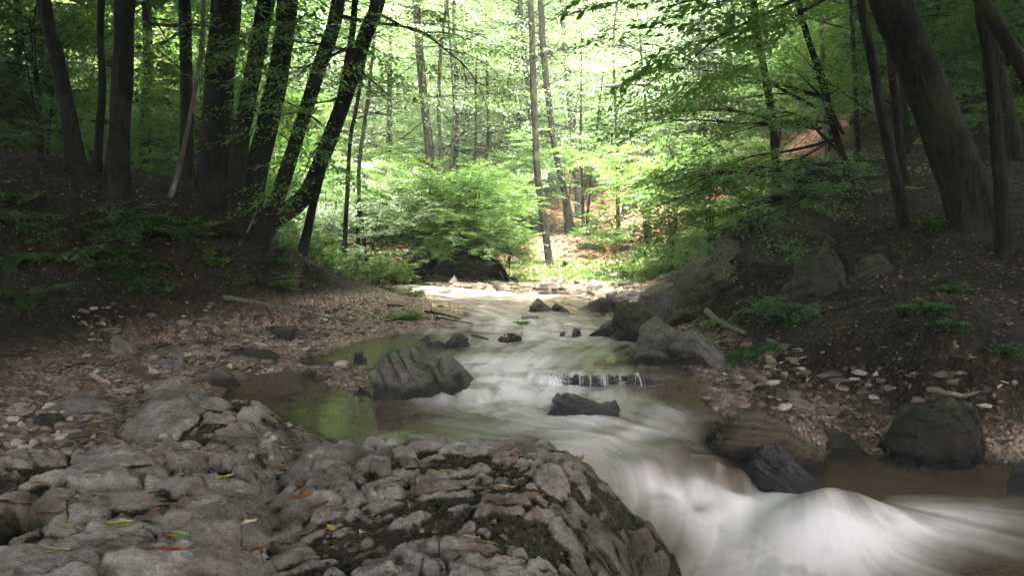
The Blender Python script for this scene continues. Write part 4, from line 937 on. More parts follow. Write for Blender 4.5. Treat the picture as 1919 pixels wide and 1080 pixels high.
def px_tree(label, pxs, Y, r0, cat='tree', Htop=15, lean=None, seed=1, name='tree', low=None, crown=True, nl=16, Lc=3.6, z0=6.5, mat=None, bark=None, group=None, dens=3., ll=.1, y1=None, az=None, sink=.25, k=12, rt=.45, extra=None, tmpl=None, fl=1.7, base_z=None, over=()):
    """trunk through photo points at distance Y, carried on above the frame"""
    pts = [AT(a, b, Y+(0 if y1 is None else (y1-Y)*i/(len(pxs)-1))) for i, (a, b) in enumerate(pxs)]
    b = pts[0].copy(); b[2] = ground_h(np.array([b[0]]), np.array([b[1]]))[0] if base_z is None else base_z
    pts[0] = b-np.array([0, 0, sink]); d = pts[-1]-pts[-2]; d /= np.linalg.norm(d); d[2] = max(d[2], .5)
    q = pts[-1]; rng = np.random.default_rng(seed)
    while q[2] < Htop:
        d = d*.8+np.array([0, 0, .3]); d[0] += rng.normal()*.06; d[1] += rng.normal()*.06; d /= np.linalg.norm(d); q = q+d*2.2; pts.append(q)
    z = np.array([p[2] for p in pts]); R = r0*(1-(1-rt)*np.clip((z-z[0])/(Htop-z[0]), 0, 1)**.9); R[-1] *= .3
    L = auto_limbs(rng, pts, R, z0, Htop-.3, nl, Lc, az=az, dens=dens, sub=3, s=(1.1, 1.7)) if crown else []
    L = L+(extra or [])+[(pts[int(np.argmin(np.abs(z-zz)))], dv, l_, .05, dict(dens=9, sub=6, s=(1.3, 2.), droop=.1)) for zz, dv, l_ in over]  # over: limbs added above the frame to block sun
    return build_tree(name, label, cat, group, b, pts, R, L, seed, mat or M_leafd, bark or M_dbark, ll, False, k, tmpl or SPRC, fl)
def bough(px0, Y0, px1, Y1, r=.03, **o):
    a, b = AT(*px0, Y0), AT(*px1, Y1); d = b-a; L = np.linalg.norm(d); d = d/L; d[2] += o.get('droop', .12)*.45
    return (a, d, L, r, o)

# ---------------- left bank trees (dark trunks against the lit wood)
px_tree('tall dark tree leaning left, leftmost on the left ridge', [(152,322),(125,200),(100,80),(82,0)], 11.0, .115, seed=1, rt=.6)
px_tree('thin wavy dark trunk between the leftmost leaning tree and a thick upright one', [(178,326),(186,250),(192,160),(188,60),(190,0)], 11.4, .06, seed=2, nl=8, Lc=2.6, Htop=11)
px_tree('thick upright dark tree third from the left on the ridge', [(214,338),(224,230),(231,110),(234,0)], 11.0, .145, seed=3, rt=.6)
px_tree('straight slim dark tree standing left of the big multi stemmed clump', [(348,372),(349,250),(348,100),(346,0)], 12.5, .105, seed=4, rt=.6)
px_tree('broadest dark trunk at the heart of the left clump', [(405,405),(404,280),(412,140),(424,-20)], 12.2, .25, seed=5, rt=.6, fl=1.5, Htop=17, nl=22, Lc=4.2)
px_tree('dark trunk rising beside the broadest one, bending to the right', [(436,412),(446,300),(462,200),(484,90),(500,0)], 12.0, .14, seed=6, rt=.6)
px_tree('thick trunk of the clump that sweeps right to the top edge', [(462,425),(478,330),(500,240),(524,120),(538,0)], 12.4, .18, seed=7, rt=.6, Htop=16, over=[(8, (1, .5, .12), 6.5), (9.5, (1, .9, .1), 6.5), (11, (1, .25, .15), 6.5), (12.5, (1, .6, .1), 6), (14, (.9, 1, .1), 6), (15, (1, .4, .1), 7), (15.5, (1, .8, .05), 7)])  # high limbs added to shade the far gravel bar
px_tree('slender leaning trunk, inner one of the pair at the bank edge', [(480,446),(520,370),(556,260),(600,120),(632,10)], 12.3, .125, seed=8, rt=.6)
px_tree('lowest leaning trunk at the bank edge, curving right over the gravel', [(476,456),(515,410),(570,370),(610,280),(650,170),(690,50),(708,0)], 12.5, .135, seed=9, rt=.6, nl=6, Lc=2.5, Htop=13, z0=8)
px_tree('thin sapling stem just left of the clump, curving at its foot', [(312,372),(335,320),(350,250),(368,150),(380,40)], 11.6, .04, seed=10, nl=6, Lc=1.8, Htop=7, z0=4, k=8, bark=M_pbark)
# ---------------- centre trees on the far bar and slope
px_tree('slim leaning tree with a long bare trunk at the edge of the far bar', [(1032,500),(1022,430),(1008,330),(1001,200),(997,60),(994,0)], 24.0, .115, bark=M_dbark, seed=21, rt=.7, z0=9.5, mat=M_leafp, Htop=19, dens=2.4, nl=18)
px_tree('second slim tree bending left behind the slim leaning one', [(1074,448),(1062,380),(1042,290),(1030,200),(1018,90),(1013,0)], 27.0, .125, bark=M_dbark, seed=22, rt=.7, z0=10.5, mat=M_leafp, Htop=19, dens=2.4, nl=18)
px_tree('straight dark trunk above the shadowed hollow', [(812,372),(806,300),(796,200),(786,90),(780,0)], 25.5, .16, bark=M_dbark, seed=23, rt=.7, z0=8, mat=M_leafp, Htop=18, dens=2.4)
for i, (l, pts, Y, r) in enumerate([('thin stem right beside the straight dark trunk', [(829,372),(826,290),(822,200),(826,100)], 25, .09), ('thinner stem second beside the straight dark trunk', [(842,375),(846,290),(851,210),(846,120)], 25.2, .06),
   ('thin pole tree left of the pale fern slope', [(1093,440),(1092,360),(1088,280)], 27.5, .07), ('thin pole tree leaning slightly right of its twin', [(1098,440),(1104,370),(1112,300)], 27.6, .06), ('lone thin pole tree on the bare russet slope', [(1158,440),(1158,350),(1156,250),(1153,190)], 27, .075),
   ('thin bare stem in the middle of the bright slope', [(886,375),(888,320),(892,270)], 28, .075), ('thin stem behind the bright green shrub', [(908,365),(912,300),(915,250)], 28.5, .08), ('thin leaning dark stem right of the left clump', [(640,345),(655,280),(668,200)], 17, .06),
   ('pale distant trunk at the top centre right', [(1108,60),(1106,20),(1104,-40)], 42, .3), ('slim far trunk left of the sunlit gap', [(670,450),(672,380),(674,300),(690,180)], 20, .07), ('thin pole tree above the far grass at right', [(1218,420),(1216,330),(1212,230)], 26, .07)]):
    px_tree(l, pts, Y, r, seed=30+i, nl=7, Lc=1.9, Htop=AT(*pts[-1], Y)[2]+4, z0=AT(*pts[-1], Y)[2]-.5, k=8, mat=M_leafp, dens=3.)
# ---------------- right bank trees
px_tree('massive leaning tree with thick furrowed trunk on the right bank', [(1836,424),(1800,330),(1750,200),(1700,80),(1668,0)], 10.2, .27, seed=41, rt=.65, Htop=18, nl=12, Lc=3.2, z0=9.5, over=[(9, (-1, -.5, .1), 5.5), (11, (-1, -.8, .1), 6), (12.5, (-1, -.3, .1), 6), (14, (-.8, -1, .1), 6), (15, (-1, -.5, .1), 6.5)], fl=1.35, k=30)  # added overhead limbs keep sun spots off the stream
px_tree('thin upright tree in front of the massive leaning one', [(1886,470),(1876,360),(1862,200),(1846,60),(1838,0)], 9.2, .085, seed=42, nl=8, Lc=2.4, Htop=10, z0=5.5)
px_tree('slim curved trunk to the left of the massive leaning one', [(1706,424),(1676,320),(1650,200),(1632,100),(1612,0)], 11.2, .085, seed=43, nl=8, Lc=2.6, Htop=11, z0=5.5)
px_tree('slender dark tree behind the slim curved trunk', [(1700,400),(1690,300),(1678,190),(1668,80)], 13, .08, seed=44, nl=8, Lc=2.4, Htop=10, z0=6)
px_tree('small dark leaning tree high in the right foliage', [(1462,330),(1448,230),(1428,110),(1412,0)], 15.5, .09, seed=45, nl=9, Lc=2.8, Htop=13, z0=6.2, over=[(8, (-1, .1, .15), 5.5), (9.5, (-1, .5, .12), 5.5), (11, (-1, -.2, .12), 5.5), (12, (-1, .25, .1), 5.), (10, (-1, .8, .1), 6), (12.5, (-1, .6, .1), 6.5), (12.8, (-.6, 1, .1), 5)])  # extra limbs put above the view, shading the far bar
px_tree('dark tree at the right border behind the thin upright one', [(1912,330),(1888,200),(1850,70),(1840,0)], 13.5, .13, seed=46, nl=10, Htop=13)
px_tree('thin pole in the shade above the overhanging boulder', [(1608,360),(1606,230),(1600,100)], 16, .06, seed=47, nl=7, Lc=2., Htop=9, z0=5, k=8)
px_tree('pale thin pole in the dark right wood', [(1546,340),(1544,200),(1540,60)], 18, .07, seed=48, nl=7, Lc=2., Htop=10, z0=6, k=8, bark=M_pbark)
# green boughs leaning in from the right bank: two understorey beeches
E = [bough((1560,300),13.5,(1210,330),12.0,.04,dens=9), bough((1540,240),13.5,(1230,180),12.5,.04,dens=9), bough((1560,340),13,(1240,395),11.5,.04,dens=9), bough((1530,200),13.5,(1330,60),13,.035,dens=9),
     bough((1560,330),13,(1380,420),11.,.03,dens=8), bough((1570,280),13.5,(1400,200),11.5,.035,dens=9), bough((1570,260),13.5,(1300,250),13,.035,dens=9), bough((1580,250),13.5,(1480,100),12,.035,dens=7),bough((1560,340),13,(1300,450),12,.03,dens=7), bough((1570,310),13.5,(1350,310),12.3,.035,dens=8), bough((1570,330),13.3,(1330,470),11.6,.03,dens=9), bough((1575,300),13.4,(1420,390),11.8,.03,dens=9), bough((1560,230),13.5,(1180,270),12.6,.035,dens=9), bough((1560,210),13.5,(1430,120),12.4,.03,dens=9), bough((1560,260),13.5,(1450,300),11.4,.03,dens=9), bough((1550,180),13.5,(1240,110),13,.03,dens=8)]
px_tree('bright green young beech reaching its boughs over the stream from the right', [(1600,372),(1588,320),(1566,250),(1540,150),(1500,20)], 13.6, .075, seed=51, nl=8, Lc=2.4, Htop=8, z0=5.2, mat=M_leaf, extra=E, ll=.075, tmpl=SPR, dens=5)
E = [bough((1700,330),15.5,(1500,260),14.5,.035,dens=6), bough((1690,250),15.5,(1480,150),14.5,.035,dens=6), bough((1690,290),15.5,(1560,330),14,.03,dens=6), bough((1680,200),15.5,(1560,60),14.5,.03,dens=6), bough((1700,180),15.5,(1800,90),14.5,.03,dens=5)]
px_tree('dark leafed young beech behind the bright one on the right bank', [(1712,352),(1704,280),(1692,180),(1680,40)], 15.6, .07, seed=52, nl=8, Lc=2.4, Htop=8, z0=5.5, mat=M_leafd, extra=E, ll=.08, tmpl=SPR, dens=5)
# large leaves close to the lens at upper centre right, from a tree rooted outside the frame
b0 = np.array([4.4, 5.2, 0.]); b0[2] = ground_h(b0[:1], b0[1:2])[0]
E = [bough((1640,-60),6.2,(1170,62),6.6,.022,dens=9,sub=2,droop=.2), bough((1600,-50),6.2,(1255,95),6.3,.02,dens=8,sub=2,droop=.3), bough((1700,-60),6,(1420,30),6.4,.02,dens=6,sub=2)]
build_tree('tree', 'tree whose large leaved boughs hang in from the upper right', 'tree', None, b0, [b0-[0,0,.2], b0+[.1,0,1.5], AT(1800,-62,5.7), AT(1700,-60,6.0), AT(1640,-60,6.2), AT(1600,-50,6.2)], [.07,.06,.045,.035,.03,.025], E, 55, M_broad, ll=.085, six=True, s=(.7,1.0))
# bough arching from the left clump across the bright gap
E = [bough((640,30),12,(945,165),14.5,.035,dens=.4,sub=3,droop=.5,start=.75), bough((650,90),12.6,(560,150),11,.03,dens=7), bough((690,60),12.6,(640,150),11.2,.03,dens=7), bough((700,20),12.6,(800,90),12,.03,dens=6), bough((640,180),12.4,(560,250),11.4,.025,dens=6),
     bough((610,260),12.4,(540,330),11.6,.02,dens=6), bough((660,120),12.5,(740,190),12.,.025,dens=5), bough((540,60),12.2,(600,20),11,.025,dens=7), bough((500,100),12,(430,60),10.8,.025,dens=5), bough((470,200),12,(600,330),12,.02,dens=4), bough((600,230),12.4,(500,170),11,.02,dens=6), bough((640,90),12.4,(480,40),11,.025,dens=6)]
px_tree('leafy young tree behind the left clump, a bare bough arching over the gap', [(560,440),(590,370),(620,260),(650,120),(665,0)], 13.6, .075, seed=56, nl=5, Lc=1.8, Htop=8.5, z0=5.5, mat=M_leaf, extra=E, ll=.075, tmpl=SPR, dens=5, y1=12.4)

# ---------------- canopy trees added around the frame so their crowns block sun and sky
def forest_tree(seed, H, r, nl, Lc, z0, mat, ll=.12, dens=3.2, label='', cat='tree', lean=.06, bark=None, s=(1.1, 1.7), el=(-.05, .5)):
    rng = np.random.default_rng(seed); n = int(H/2); pts = [np.array([0, 0, -.4])]; d = np.array([rng.normal()*lean, rng.normal()*lean, 1])
    for i in range(n): d = d+np.append(rng.normal(0, .05, 2), 0); d /= np.linalg.norm(d); pts.append(pts[-1]+d*H/n)
    R = r*np.linspace(1, .2, n+1)**.8
    L = auto_limbs(rng, pts, R, z0, H-.3, nl, Lc, el=el, dens=dens, sub=3, s=s)
    return build_tree('tree', label, cat, None, np.zeros(3), pts, R, L, seed, mat, bark, ll, False, 8, SPRC, 1.5)
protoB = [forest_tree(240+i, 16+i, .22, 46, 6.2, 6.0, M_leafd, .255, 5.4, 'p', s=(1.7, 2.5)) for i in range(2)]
CAN = [(-6.5,7.5),(7.7,8.6),(-17,18),(-10.5,21),(13,20),(17,16),(1.8,-3.2),(5.4,1.2),(-4.6,4.2),(-7.5,5.2),(-10,9.5),(-7.5,0),(-12,5),(-5,-4.5),(-14,13),(-9,-5),(-15,-1),(7.5,5),(12,9),(8.3,.5),(12,5),(6,-4),(13.5,11),(3,-8),(10,-5),(14.5,1),(13.5,15.5),(-11.5,14.5)]
LB = {'slope': 'slim tree with sunlit pale leaves on the far russet slope', 'left': 'slim green tree in the shaded wood behind the left clump', 'right': 'slim green tree in the dim wood up the right slope'}
GR = {'slope': 'trees on the sunlit far slope', 'left': 'trees of the wood behind the left ridge', 'right': 'trees up the right slope'}
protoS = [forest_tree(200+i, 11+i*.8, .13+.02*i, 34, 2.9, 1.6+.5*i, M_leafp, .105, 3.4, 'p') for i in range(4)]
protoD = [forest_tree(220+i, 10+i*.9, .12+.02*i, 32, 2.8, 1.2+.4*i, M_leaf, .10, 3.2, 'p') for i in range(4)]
used = {}
def place(protos, x, y, s, label, group, z=None):
    p = protos[int(RNG.integers(len(protos)))]
    z = float(ground_h(np.array([x]), np.array([y]))[0]) if z is None else z
    loc = (x, y, z-.05); rz = RNG.uniform(0, 6.3)
    if p.name not in used:
        used[p.name] = 1; p.location = loc; p.rotation_euler = (0, 0, rz); p.scale = (s, s, s); tag(p, label, 'tree', group); return p
    return dup(p, loc, rz, s, label, group)
pts = []
def scatter(n, box, mind, ok, seed):
    r = np.random.default_rng(seed); out = []; tries = 0
    while len(out) < n and tries < 6000:
        tries += 1; x, y = r.uniform(box[0], box[2]), r.uniform(box[1], box[3])
        if ok(x, y) and all((x-a)**2+(y-b)**2 > mind*mind for a, b in pts+out): out.append((x, y))
    pts.extend(out); return out
for i, (x, y) in enumerate(CAN): place(protoB, x, y, RNG.uniform(.9, 1.15), *(('tall tree added outside the view to shade the stream and banks', 'shade trees added around the viewpoint') if abs(x) > .72*y else ('tall broad crowned tree added deep in the wood to block sun', 'trees added deep in the wood to block sun')))
fov = lambda x, y: abs(x) < .78*y+3
for x, y in scatter(34, (-14, 37, 18, 56), 2.3, fov, 7): place(protoS, x, y, RNG.uniform(.9, 1.3), LB['slope'], GR['slope'])
for x, y in scatter(22, (-9, 29, 13, 40), 2.5, lambda x, y: fov(x, y) and not (3 < x < 7.5 and y < 36), 1): place(protoS, x, y, RNG.uniform(.8, 1.25), LB['slope'], GR['slope'])
for x, y in scatter(34, (-34, 17, -8.2, 46), 2.4, lambda x, y: fov(x, y) and x < -6-.02*y, 2): place(protoD, x, y, RNG.uniform(.8, 1.25), LB['left'], GR['left'])
for x, y in scatter(13, (-1, 36.5, 15, 49), 1.9, fov, 21): place(protoS, x, y, RNG.uniform(.9, 1.25), LB['slope'], GR['slope'])
for x, y in scatter(22, (-40, 32, -12, 58), 2.6, fov, 9): place(protoD, x, y, RNG.uniform(.9, 1.3), LB['left'], GR['left'])
for x, y in scatter(30, (8, 15, 36, 48), 2.4, lambda x, y: fov(x, y) and x > 6.5+.12*y, 3): place(protoD, x, y, RNG.uniform(.8, 1.25), LB['right'], GR['right'])

# ---------------- understorey: layered saplings and shrubs
def shrub(seed, H, n, L, mat, label, ll=.07, dens=9, tmpl=None, stems=3, s=(.5, .9), el=(-.1, .55)):
    rng = np.random.default_rng(seed); root = empty('shrub', (0, 0, 0), label, 'shrub'); wb = MB(); tr = []
    for k in range(stems):
        a = k*2.1+rng.random(); P = [np.array([0, 0, -.15]), np.array([math.cos(a)*.1, math.sin(a)*.1, H*.4]), np.array([math.cos(a)*.35, math.sin(a)*.35, H])]
        wb.tube(P, [.035, .025, .008], 6, .2)
        Q, R = resample(P, [1, 1, 1], .1)
        for i in range(n):
            q = Q[int(rng.uniform(.15, .98)*len(Q))]; limb(wb, rng, q, rdir(rng, rng.uniform(0, 6.3), rng.uniform(*el)), L*rng.uniform(.6, 1.15), .014, tr, dens=dens, sub=2, s=s, start=.2)
    wb.build('stem', M_bark, root)
    V, F, T = leaves_from(tr, rng, ll, .52, False, tmpl or SPR); mk('foliage', V, F, mat, root, smooth=False, attrs=dict(tint=T))
    return root
def put(root, px, py, Y, s=1, rz=0, z=None, label=None, group=None, first=True):
    p = AT(px, py, Y); z = float(ground_h(p[:1], p[1:2])[0]) if z is None else z
    if first: root.location = (p[0], p[1], z); root.scale = (s, s, s); root.rotation_euler = (0, 0, rz); return root
    return dup(root, (p[0], p[1], z), rz, s, label, group)
sA = put(shrub(301, 2.4, 7, 1.5, M_leafp, 'layered pale beech sapling right of the left clump', .07), 690, 430, 20)
put(sA, 610, 430, 21, 1.1, 2, label='pale sapling tight behind the lowest leaning trunk', first=False)
put(sA, 715, 420, 25, 1.15, 4, label='pale sapling left of the straight dark trunk', first=False)
sB = put(shrub(302, 1.9, 9, 1.5, M_leaf, 'leafy green shrub drooping over the shadowed hollow', .075, stems=4), 795, 480, 21.6, 1.0, z=1.35)
put(sB, 885, 480, 21.7, 1.0, 2.2, z=1.1, label='leafy green shrub at the right end of the shadowed hollow', first=False)
put(sB, 738, 480, 21.9, .8, 3.6, z=1.1, label='small leafy shrub at the left end of the shadowed hollow', first=False)
put(sB, 955, 480, 21.0, .45, 5., z=.45, label='low shrub hanging over the right corner of the shadowed hollow', first=False)
put(sB, 850, 480, 20.6, .62, 1.3, z=.75, label='small shrub drooping over the middle of the shadowed hollow', first=False)
put(sB, 780, 480, 20.5, .6, 2.9, z=.8, label='small shrub drooping over the left part of the shadowed hollow', first=False)
sC = put(shrub(303, 3.0, 8, 1.4, M_leaf, 'tall bright green bush in the middle of the far bank', .08, stems=4, el=(.1, .9)), 950, 440, 25.5, .62)
put(sC, 905, 420, 27, .75, 1, label='green bush left behind the tall bright bush', first=False)
put(sC, 985, 410, 29, .8, 3, label='green bush right behind the tall bright bush', first=False)
sD = put(shrub(304, 2.6, 7, 1.7, M_leaf, 'green sapling at the foot of the right slope beyond the bar', .08), 1260, 470, 21)
put(sD, 1330, 455, 18.5, 1.0, 2, label='green sapling beside the overhanging boulder', first=False)
put(sD, 1210, 455, 25, 1.1, 4, label='green sapling in front of the russet slope', first=False)
L_un = {'left': 'young understorey sapling in the shaded left wood', 'slope': 'young understorey sapling scattered on the far slope', 'right': 'young understorey sapling on the dim right slope'}
for reg, n, box, ok, pro in (('slope', 26, (-9, 27, 13, 42), lambda x, y: fov(x, y) and not (3 < x < 8 and y < 33 ), (sA, sD)), ('left', 34, (-26, 15.5, -5.5, 32), lambda x, y: fov(x, y), (sC, sD)), ('right', 26, (7, 14, 24, 34), lambda x, y: fov(x, y) and x > 4.5+.2*y, (sC, sD))):
    for x, y in scatter(n, box, 1.5, ok, 40+n):
        p = pro[int(RNG.integers(2))]; z = float(ground_h(np.array([x]), np.array([y]))[0]); dup(p, (x, y, z), RNG.uniform(0, 6.3), RNG.uniform(.8, 1.5), L_un[reg], 'saplings, '+reg)
# ---------------- herbs, ferns, grass
def herb(seed, n, H, spread, mat, label, cat='plant', name='leafy_plant', ll=.05):
    rng = np.random.default_rng(seed); tr = []; wb = MB(); ones = []
    for i in range(n):
        a = rng.uniform(0, 6.3); r = spread*math.sqrt(rng.random()); b = np.array([r*math.cos(a), r*math.sin(a), -.05]); h = H*rng.uniform(.5, 1.1)*(1-.4*r/spread)
        d = np.array([math.cos(a)*.35, math.sin(a)*.35, 1]); P = [b, b+d*h*.5, b+d*h*[1.3, 1.3, .95]]; wb.tube(P, [.006, .005, .003], 4, .2); ones.append(MB()); ones[-1].tube(P, [.006, .005, .003], 4, .2)
        for f in (.35, .55, .75, .95):
            for _ in range(2):
                t = rng.uniform(0, 6.3); tr.append((b+d*h*f, np.array([math.cos(t), math.sin(t), rng.uniform(-.1, .5)]), UP+rng.normal(0, .2, 3), rng.uniform(.14, .26)))
    root = empty(name, (0, 0, 0), label, cat)
    if n <= 6: [m.build('stem', M_bark, root) for m in ones]
    else: tag(wb.build('stem', M_bark, root), kind='stuff')
    V, F, T = leaves_from(tr, rng, ll, .6, False, SPRC); mk('foliage', V, F, mat, root, smooth=False, attrs=dict(tint=T)); return root
hA = put(herb(401, 34, .75, .8, M_herb, 'bright green nettle patch nearest the pale gravel on the left bar'), 690, 525, 15.5)
for a in [(640,505,15,1.05,1,'bright green nettle patch in the middle of the left bar edge'), (600,490,14.8,.9,2,'bright green nettle patch at the foot of the leaning trunks'), (720,520,17,.8,3,'low nettle patch at the water end of the left bar'), (570,465,16,1.,4,'green weeds behind the leaning trunks'), (530,460,15,1.,5,'green weeds tucked under the lowest leaning trunk'),
          (1290,505,19,.9,1,'green weeds at the foot of the right slope'), (1250,512,19.5,.7,2,'light green weeds at the right end of the far grass'), (1190,515,21,.6,4,'small weeds in the far grass on the right')]:
    put(hA, a[0], a[1], a[2], a[3], a[4], label=a[5], first=False)
hB = put(herb(402, 5, .22, .12, M_herb, 'small dark green seedling on the left gravel bar, left of two', ll=.045), 755, 600, 0+11.9)
for a in [(785,598,12.0,.9,1,'small dark green seedling on the left gravel bar, right of two'), (770,565,14.5,1.1,2,'green tuft on the edge of the left bar beyond the seedlings'), (345,570,11.2,1.5,3,'green seedling at the foot of the left bank'), (525,562,12.,1.2,4,'little green plant below the undercut on the left'),
          (380,470,11.2,1.2,5,'small plant high on the dark left slope'), (450,465,11.6,1.1,6,'small plant near the foot of the leaning trunks'), (1760,400,10.5,1.1,2,'small plant at the foot of the massive leaning tree'), (1330,620,9.6,1.,4,'small green plant on the mossy rock mass'),(1235,655,9.2,.9,1,'mossy green tuft at the base of the mossy rock mass')]:
    put(hB, a[0], a[1], a[2], a[3], a[4], label=a[5], first=False)
rng = np.random.default_rng(88)
hD = put(herb(403, 6, .2, .14, M_leafd, 'dark seedling under the broad leaved saplings of the left slope', ll=.05), 230, 470, 10.3)
for i in range(16):
    px, py = rng.uniform(150, 560), rng.uniform(420, 560); q = hit(px, py); dup(hD, tuple(q), rng.uniform(0, 6), rng.uniform(.5, 1.2), 'small seedling sprouting from the dark soil of the left bank', 'seedlings of the left bank')
for i in range(14):
    px, py = rng.uniform(1380, 1910), rng.uniform(440, 680); q = hit(px, py); dup(hD, tuple(q), rng.uniform(0, 6), rng.uniform(.3, .8), 'small seedling in the leaf litter of the right bank', 'seedlings of the right bank')
mb = MB()
for i in range(230):
    px, py = (rng.uniform(0, 600), rng.uniform(330, 690)) if i % 2 else (rng.uniform(1250, 1919), rng.uniform(420, 740))
    q = hit(px, py)+[0, 0, .02]; a = rng.uniform(0, 6.3); l = rng.uniform(.1, .45); d = np.array([math.cos(a), math.sin(a), 0])*l; e = q+d; m = q+d*.5+rng.normal(0, .03, 3)
    e[2], m[2] = float(_fast(e[:1], e[1:2])[0])+.02, float(_fast(m[:1], m[1:2])[0])+.035; r = rng.uniform(.003, .011); mb.tube([q, m, e], [r, r*.9, r*.4], 4, .1)
o = mb.build('twigs', M_bark); tag(o, 'dead twigs and root ends scattered over both dark banks', 'twigs', kind='stuff')
def fern(seed, n, L, label, mat):
    rng = np.random.default_rng(seed); root = empty('fern', (0, 0, 0), label, 'fern')
    for k in range(n):
        a = k*6.283/n+rng.normal()*.2; V, F = [], []; l = L*rng.uniform(.75, 1.1); hor = np.array([math.cos(a), math.sin(a), 0]); side = np.array([-math.sin(a), math.cos(a), 0]); m = 26
        pt = lambda t: hor*l*(.15*t+.75*t*t*.9)+UP*l*(.95*t-.62*t*t)
        for i in range(2, m):
            t = i/m; p = pt(t); d = pt(t+.02)-p; d /= np.linalg.norm(d); w = l*.19*math.sin(math.pi*min(1, t*1.02))**.7*(1.15-t)
            for sg in (-1, 1):
                e = p+side*sg*w+d*w*.35-UP*w*.25; c = d*l*.009; b = len(V); V += [p-c, p+c, (p+e)/2+c*1.3, e, (p+e)/2-c*1.1]; F.append([b, b+1, b+2, b+3, b+4])
        for i in range(m):
            a0, a1 = pt(i/m), pt((i+1)/m); b = len(V); V += [a0-side*.004, a0+side*.004, (a0+a1)/2+side*.004+UP*.002, a1+side*.003, a1-side*.003]; F.append([b, b+1, b+2, b+3, b+4])
        mk('frond', V, np.array(F), mat, root, smooth=False, attrs=dict(tint=np.full(len(V), rng.random())))
    return root
f1 = put(fern(411, 13, .8, 'dark green fern low at the left border', M_leafd), 55, 585, 8.3)
f2 = put(f1, 20, 545, 8.8, .8, 1, label='dark fern partly cut by the left border, above the other', first=False)
put(f1, 1290, 500, 18.5, .9, 2, label='bright fern at the foot of the right slope beyond the mossy block', first=False)
put(f1, 1340, 485, 17, .8, 3, label='fern tucked under the green boughs on the right', first=False)
put(f1, 1060, 500, 23.7, .6, 3, label='fern at the root of the slim leaning tree', first=False)
put(shrub(421, .55, 4, .7, M_leafd, 'low broad leaved sapling on the dark left slope, upper of two', .09, dens=7, stems=2, el=(-.1, .35)), 165, 425, 10.2)
sE = [o for o in bpy.data.objects if o.get('label', '').startswith('low broad leaved')][0]
put(sE, 95, 455, 9.9, .9, 2, label='low broad leaved sapling on the dark left slope, lower of two', first=False)
put(sE, 1500, 560, 8.9, .5, 2, label='tiny sapling on the dim right bank', first=False)
# grass on the far bar
rng = np.random.default_rng(77); n = 40000
x = rng.uniform(-5, 7.5, n); y = rng.uniform(18.6, 24.5, n)
k = (fb2(x*.9, y*.9, 3, 8)*.9+sstep(19.0, 20.6, y)-.45 > rng.random(n)*.7) & (ground_h(x, y) > .06); x, y = x[k], y[k]; z = ground_h(x, y); n = len(x)
a = rng.uniform(0, 6.3, n); h = rng.uniform(.03, .11, n); w = .012+.012*rng.random(n); dx, dy = np.cos(a), np.sin(a); P = np.stack([x, y, z-.01], -1)
S = np.stack([dx*w, dy*w, 0*x], -1); T = np.stack([-dy*h*rng.uniform(.1, .8, n), dx*h*rng.uniform(.1, .8, n), h], -1)
V = np.stack([P-S, P+S, P+T*.6+S*.8, P+T, P+T*.6-S*.8], 1).reshape(-1, 3)
g = mk('grass', V, np.arange(n*5).reshape(-1, 5), M_herb, smooth=False, attrs=dict(tint=np.repeat(rng.random(n), 5))); tag(g, 'short bright grass and low herbs covering the far bar', 'grass', kind='stuff')

# ---------------- dead wood
def stick(label, pts, r, mat, name='branch', side=0, cat='branch'):
    P = np.array(pts); b = P[0].copy(); mb = MB(); mb.tube(P, np.linspace(r, r*.55, len(P)), 8, .06, .18, int(P[0][0]*100) % 97); rng = np.random.default_rng(len(label))
    for i in range(side):
        q = resample(P, np.ones(len(P)), .06)[0]; q = q[int(len(q)*rng.uniform(.3, .8))]; mb.tube([q, q+rng.normal(0, .1, 3)+[0, 0, .06], q+rng.normal(0, .2, 3)+[0, 0, .12]], [r*.4, r*.3, r*.15], 5, .05)
    o = mb.build(name, mat, None, b); o.location = b; return tag(o, label, cat)
def onG(px, py, dz=.02): return hit(px, py)+np.array([0, 0, dz])
t = NT('lichen_wood'); n = t.noise(t.pos(), 30, 5, .7); M_lich = t.done(t.bsdf(t.ramp(n, [(.35, (.03, .026, .018)), (.5, (.10, .105, .075)), (.7, (.22, .235, .175))]), .9, t.bump(n, .8, .02)))
t = NT('pale_wood'); n = t.noise(t.pos(), 24, 5, .7); M_pw = t.done(t.bsdf(t.ramp(n, [(.35, (.18, .12, .08)), (.65, (.42, .31, .24))]), .85, t.bump(n, .8, .02)))
stick('long pale lichen covered branch lying across the left gravel', [onG(418,567,.06), onG(480,577,.05), onG(560,590,.05), onG(620,600,.05), onG(664,609,.04)], .042, M_lich)
stick('thin dark forked stick leaning on the wedge shaped boulder', [onG(797,588,.03), onG(830,602,.10), onG(862,615,.14)], .022, M_bark, side=2)
stick('thin stick behind the forked one on the gravel tip', [onG(826,600,.04), onG(850,608,.06), onG(885,618,.1)], .014, M_bark)
stick('short log end poking out of the water beside the wedge shaped boulder', [W(885,628,.03), W(900,632,.05), W(915,636,.02)], .028, M_brown)
stick('thin twig lying on the left gravel bar', [onG(725,578,.02), onG(757,577,.03)], .02, M_bark)
stick('dark branch slanting over the mossy rock mass', [onG(1245,614,.02), AT(1290,592,10.5), AT(1335,574,10.7), AT(1358,568,10.9)], .03, M_bark)
stick('mottled thicker branch lying down the right bank', [onG(1325,590,.05), onG(1350,613,.06), onG(1395,632,.05)], .05, M_lich)
stick('thin twig propped in the leaves of the right bank', [onG(1335,632,.02), AT(1365,600,9.2), AT(1395,578,9.4)], .008, M_pbark, side=1)
stick('pinkish broken branch stub on the left shore', [onG(172,712,.03), onG(190,720,.04), onG(205,725,.03)], .03, M_pw)
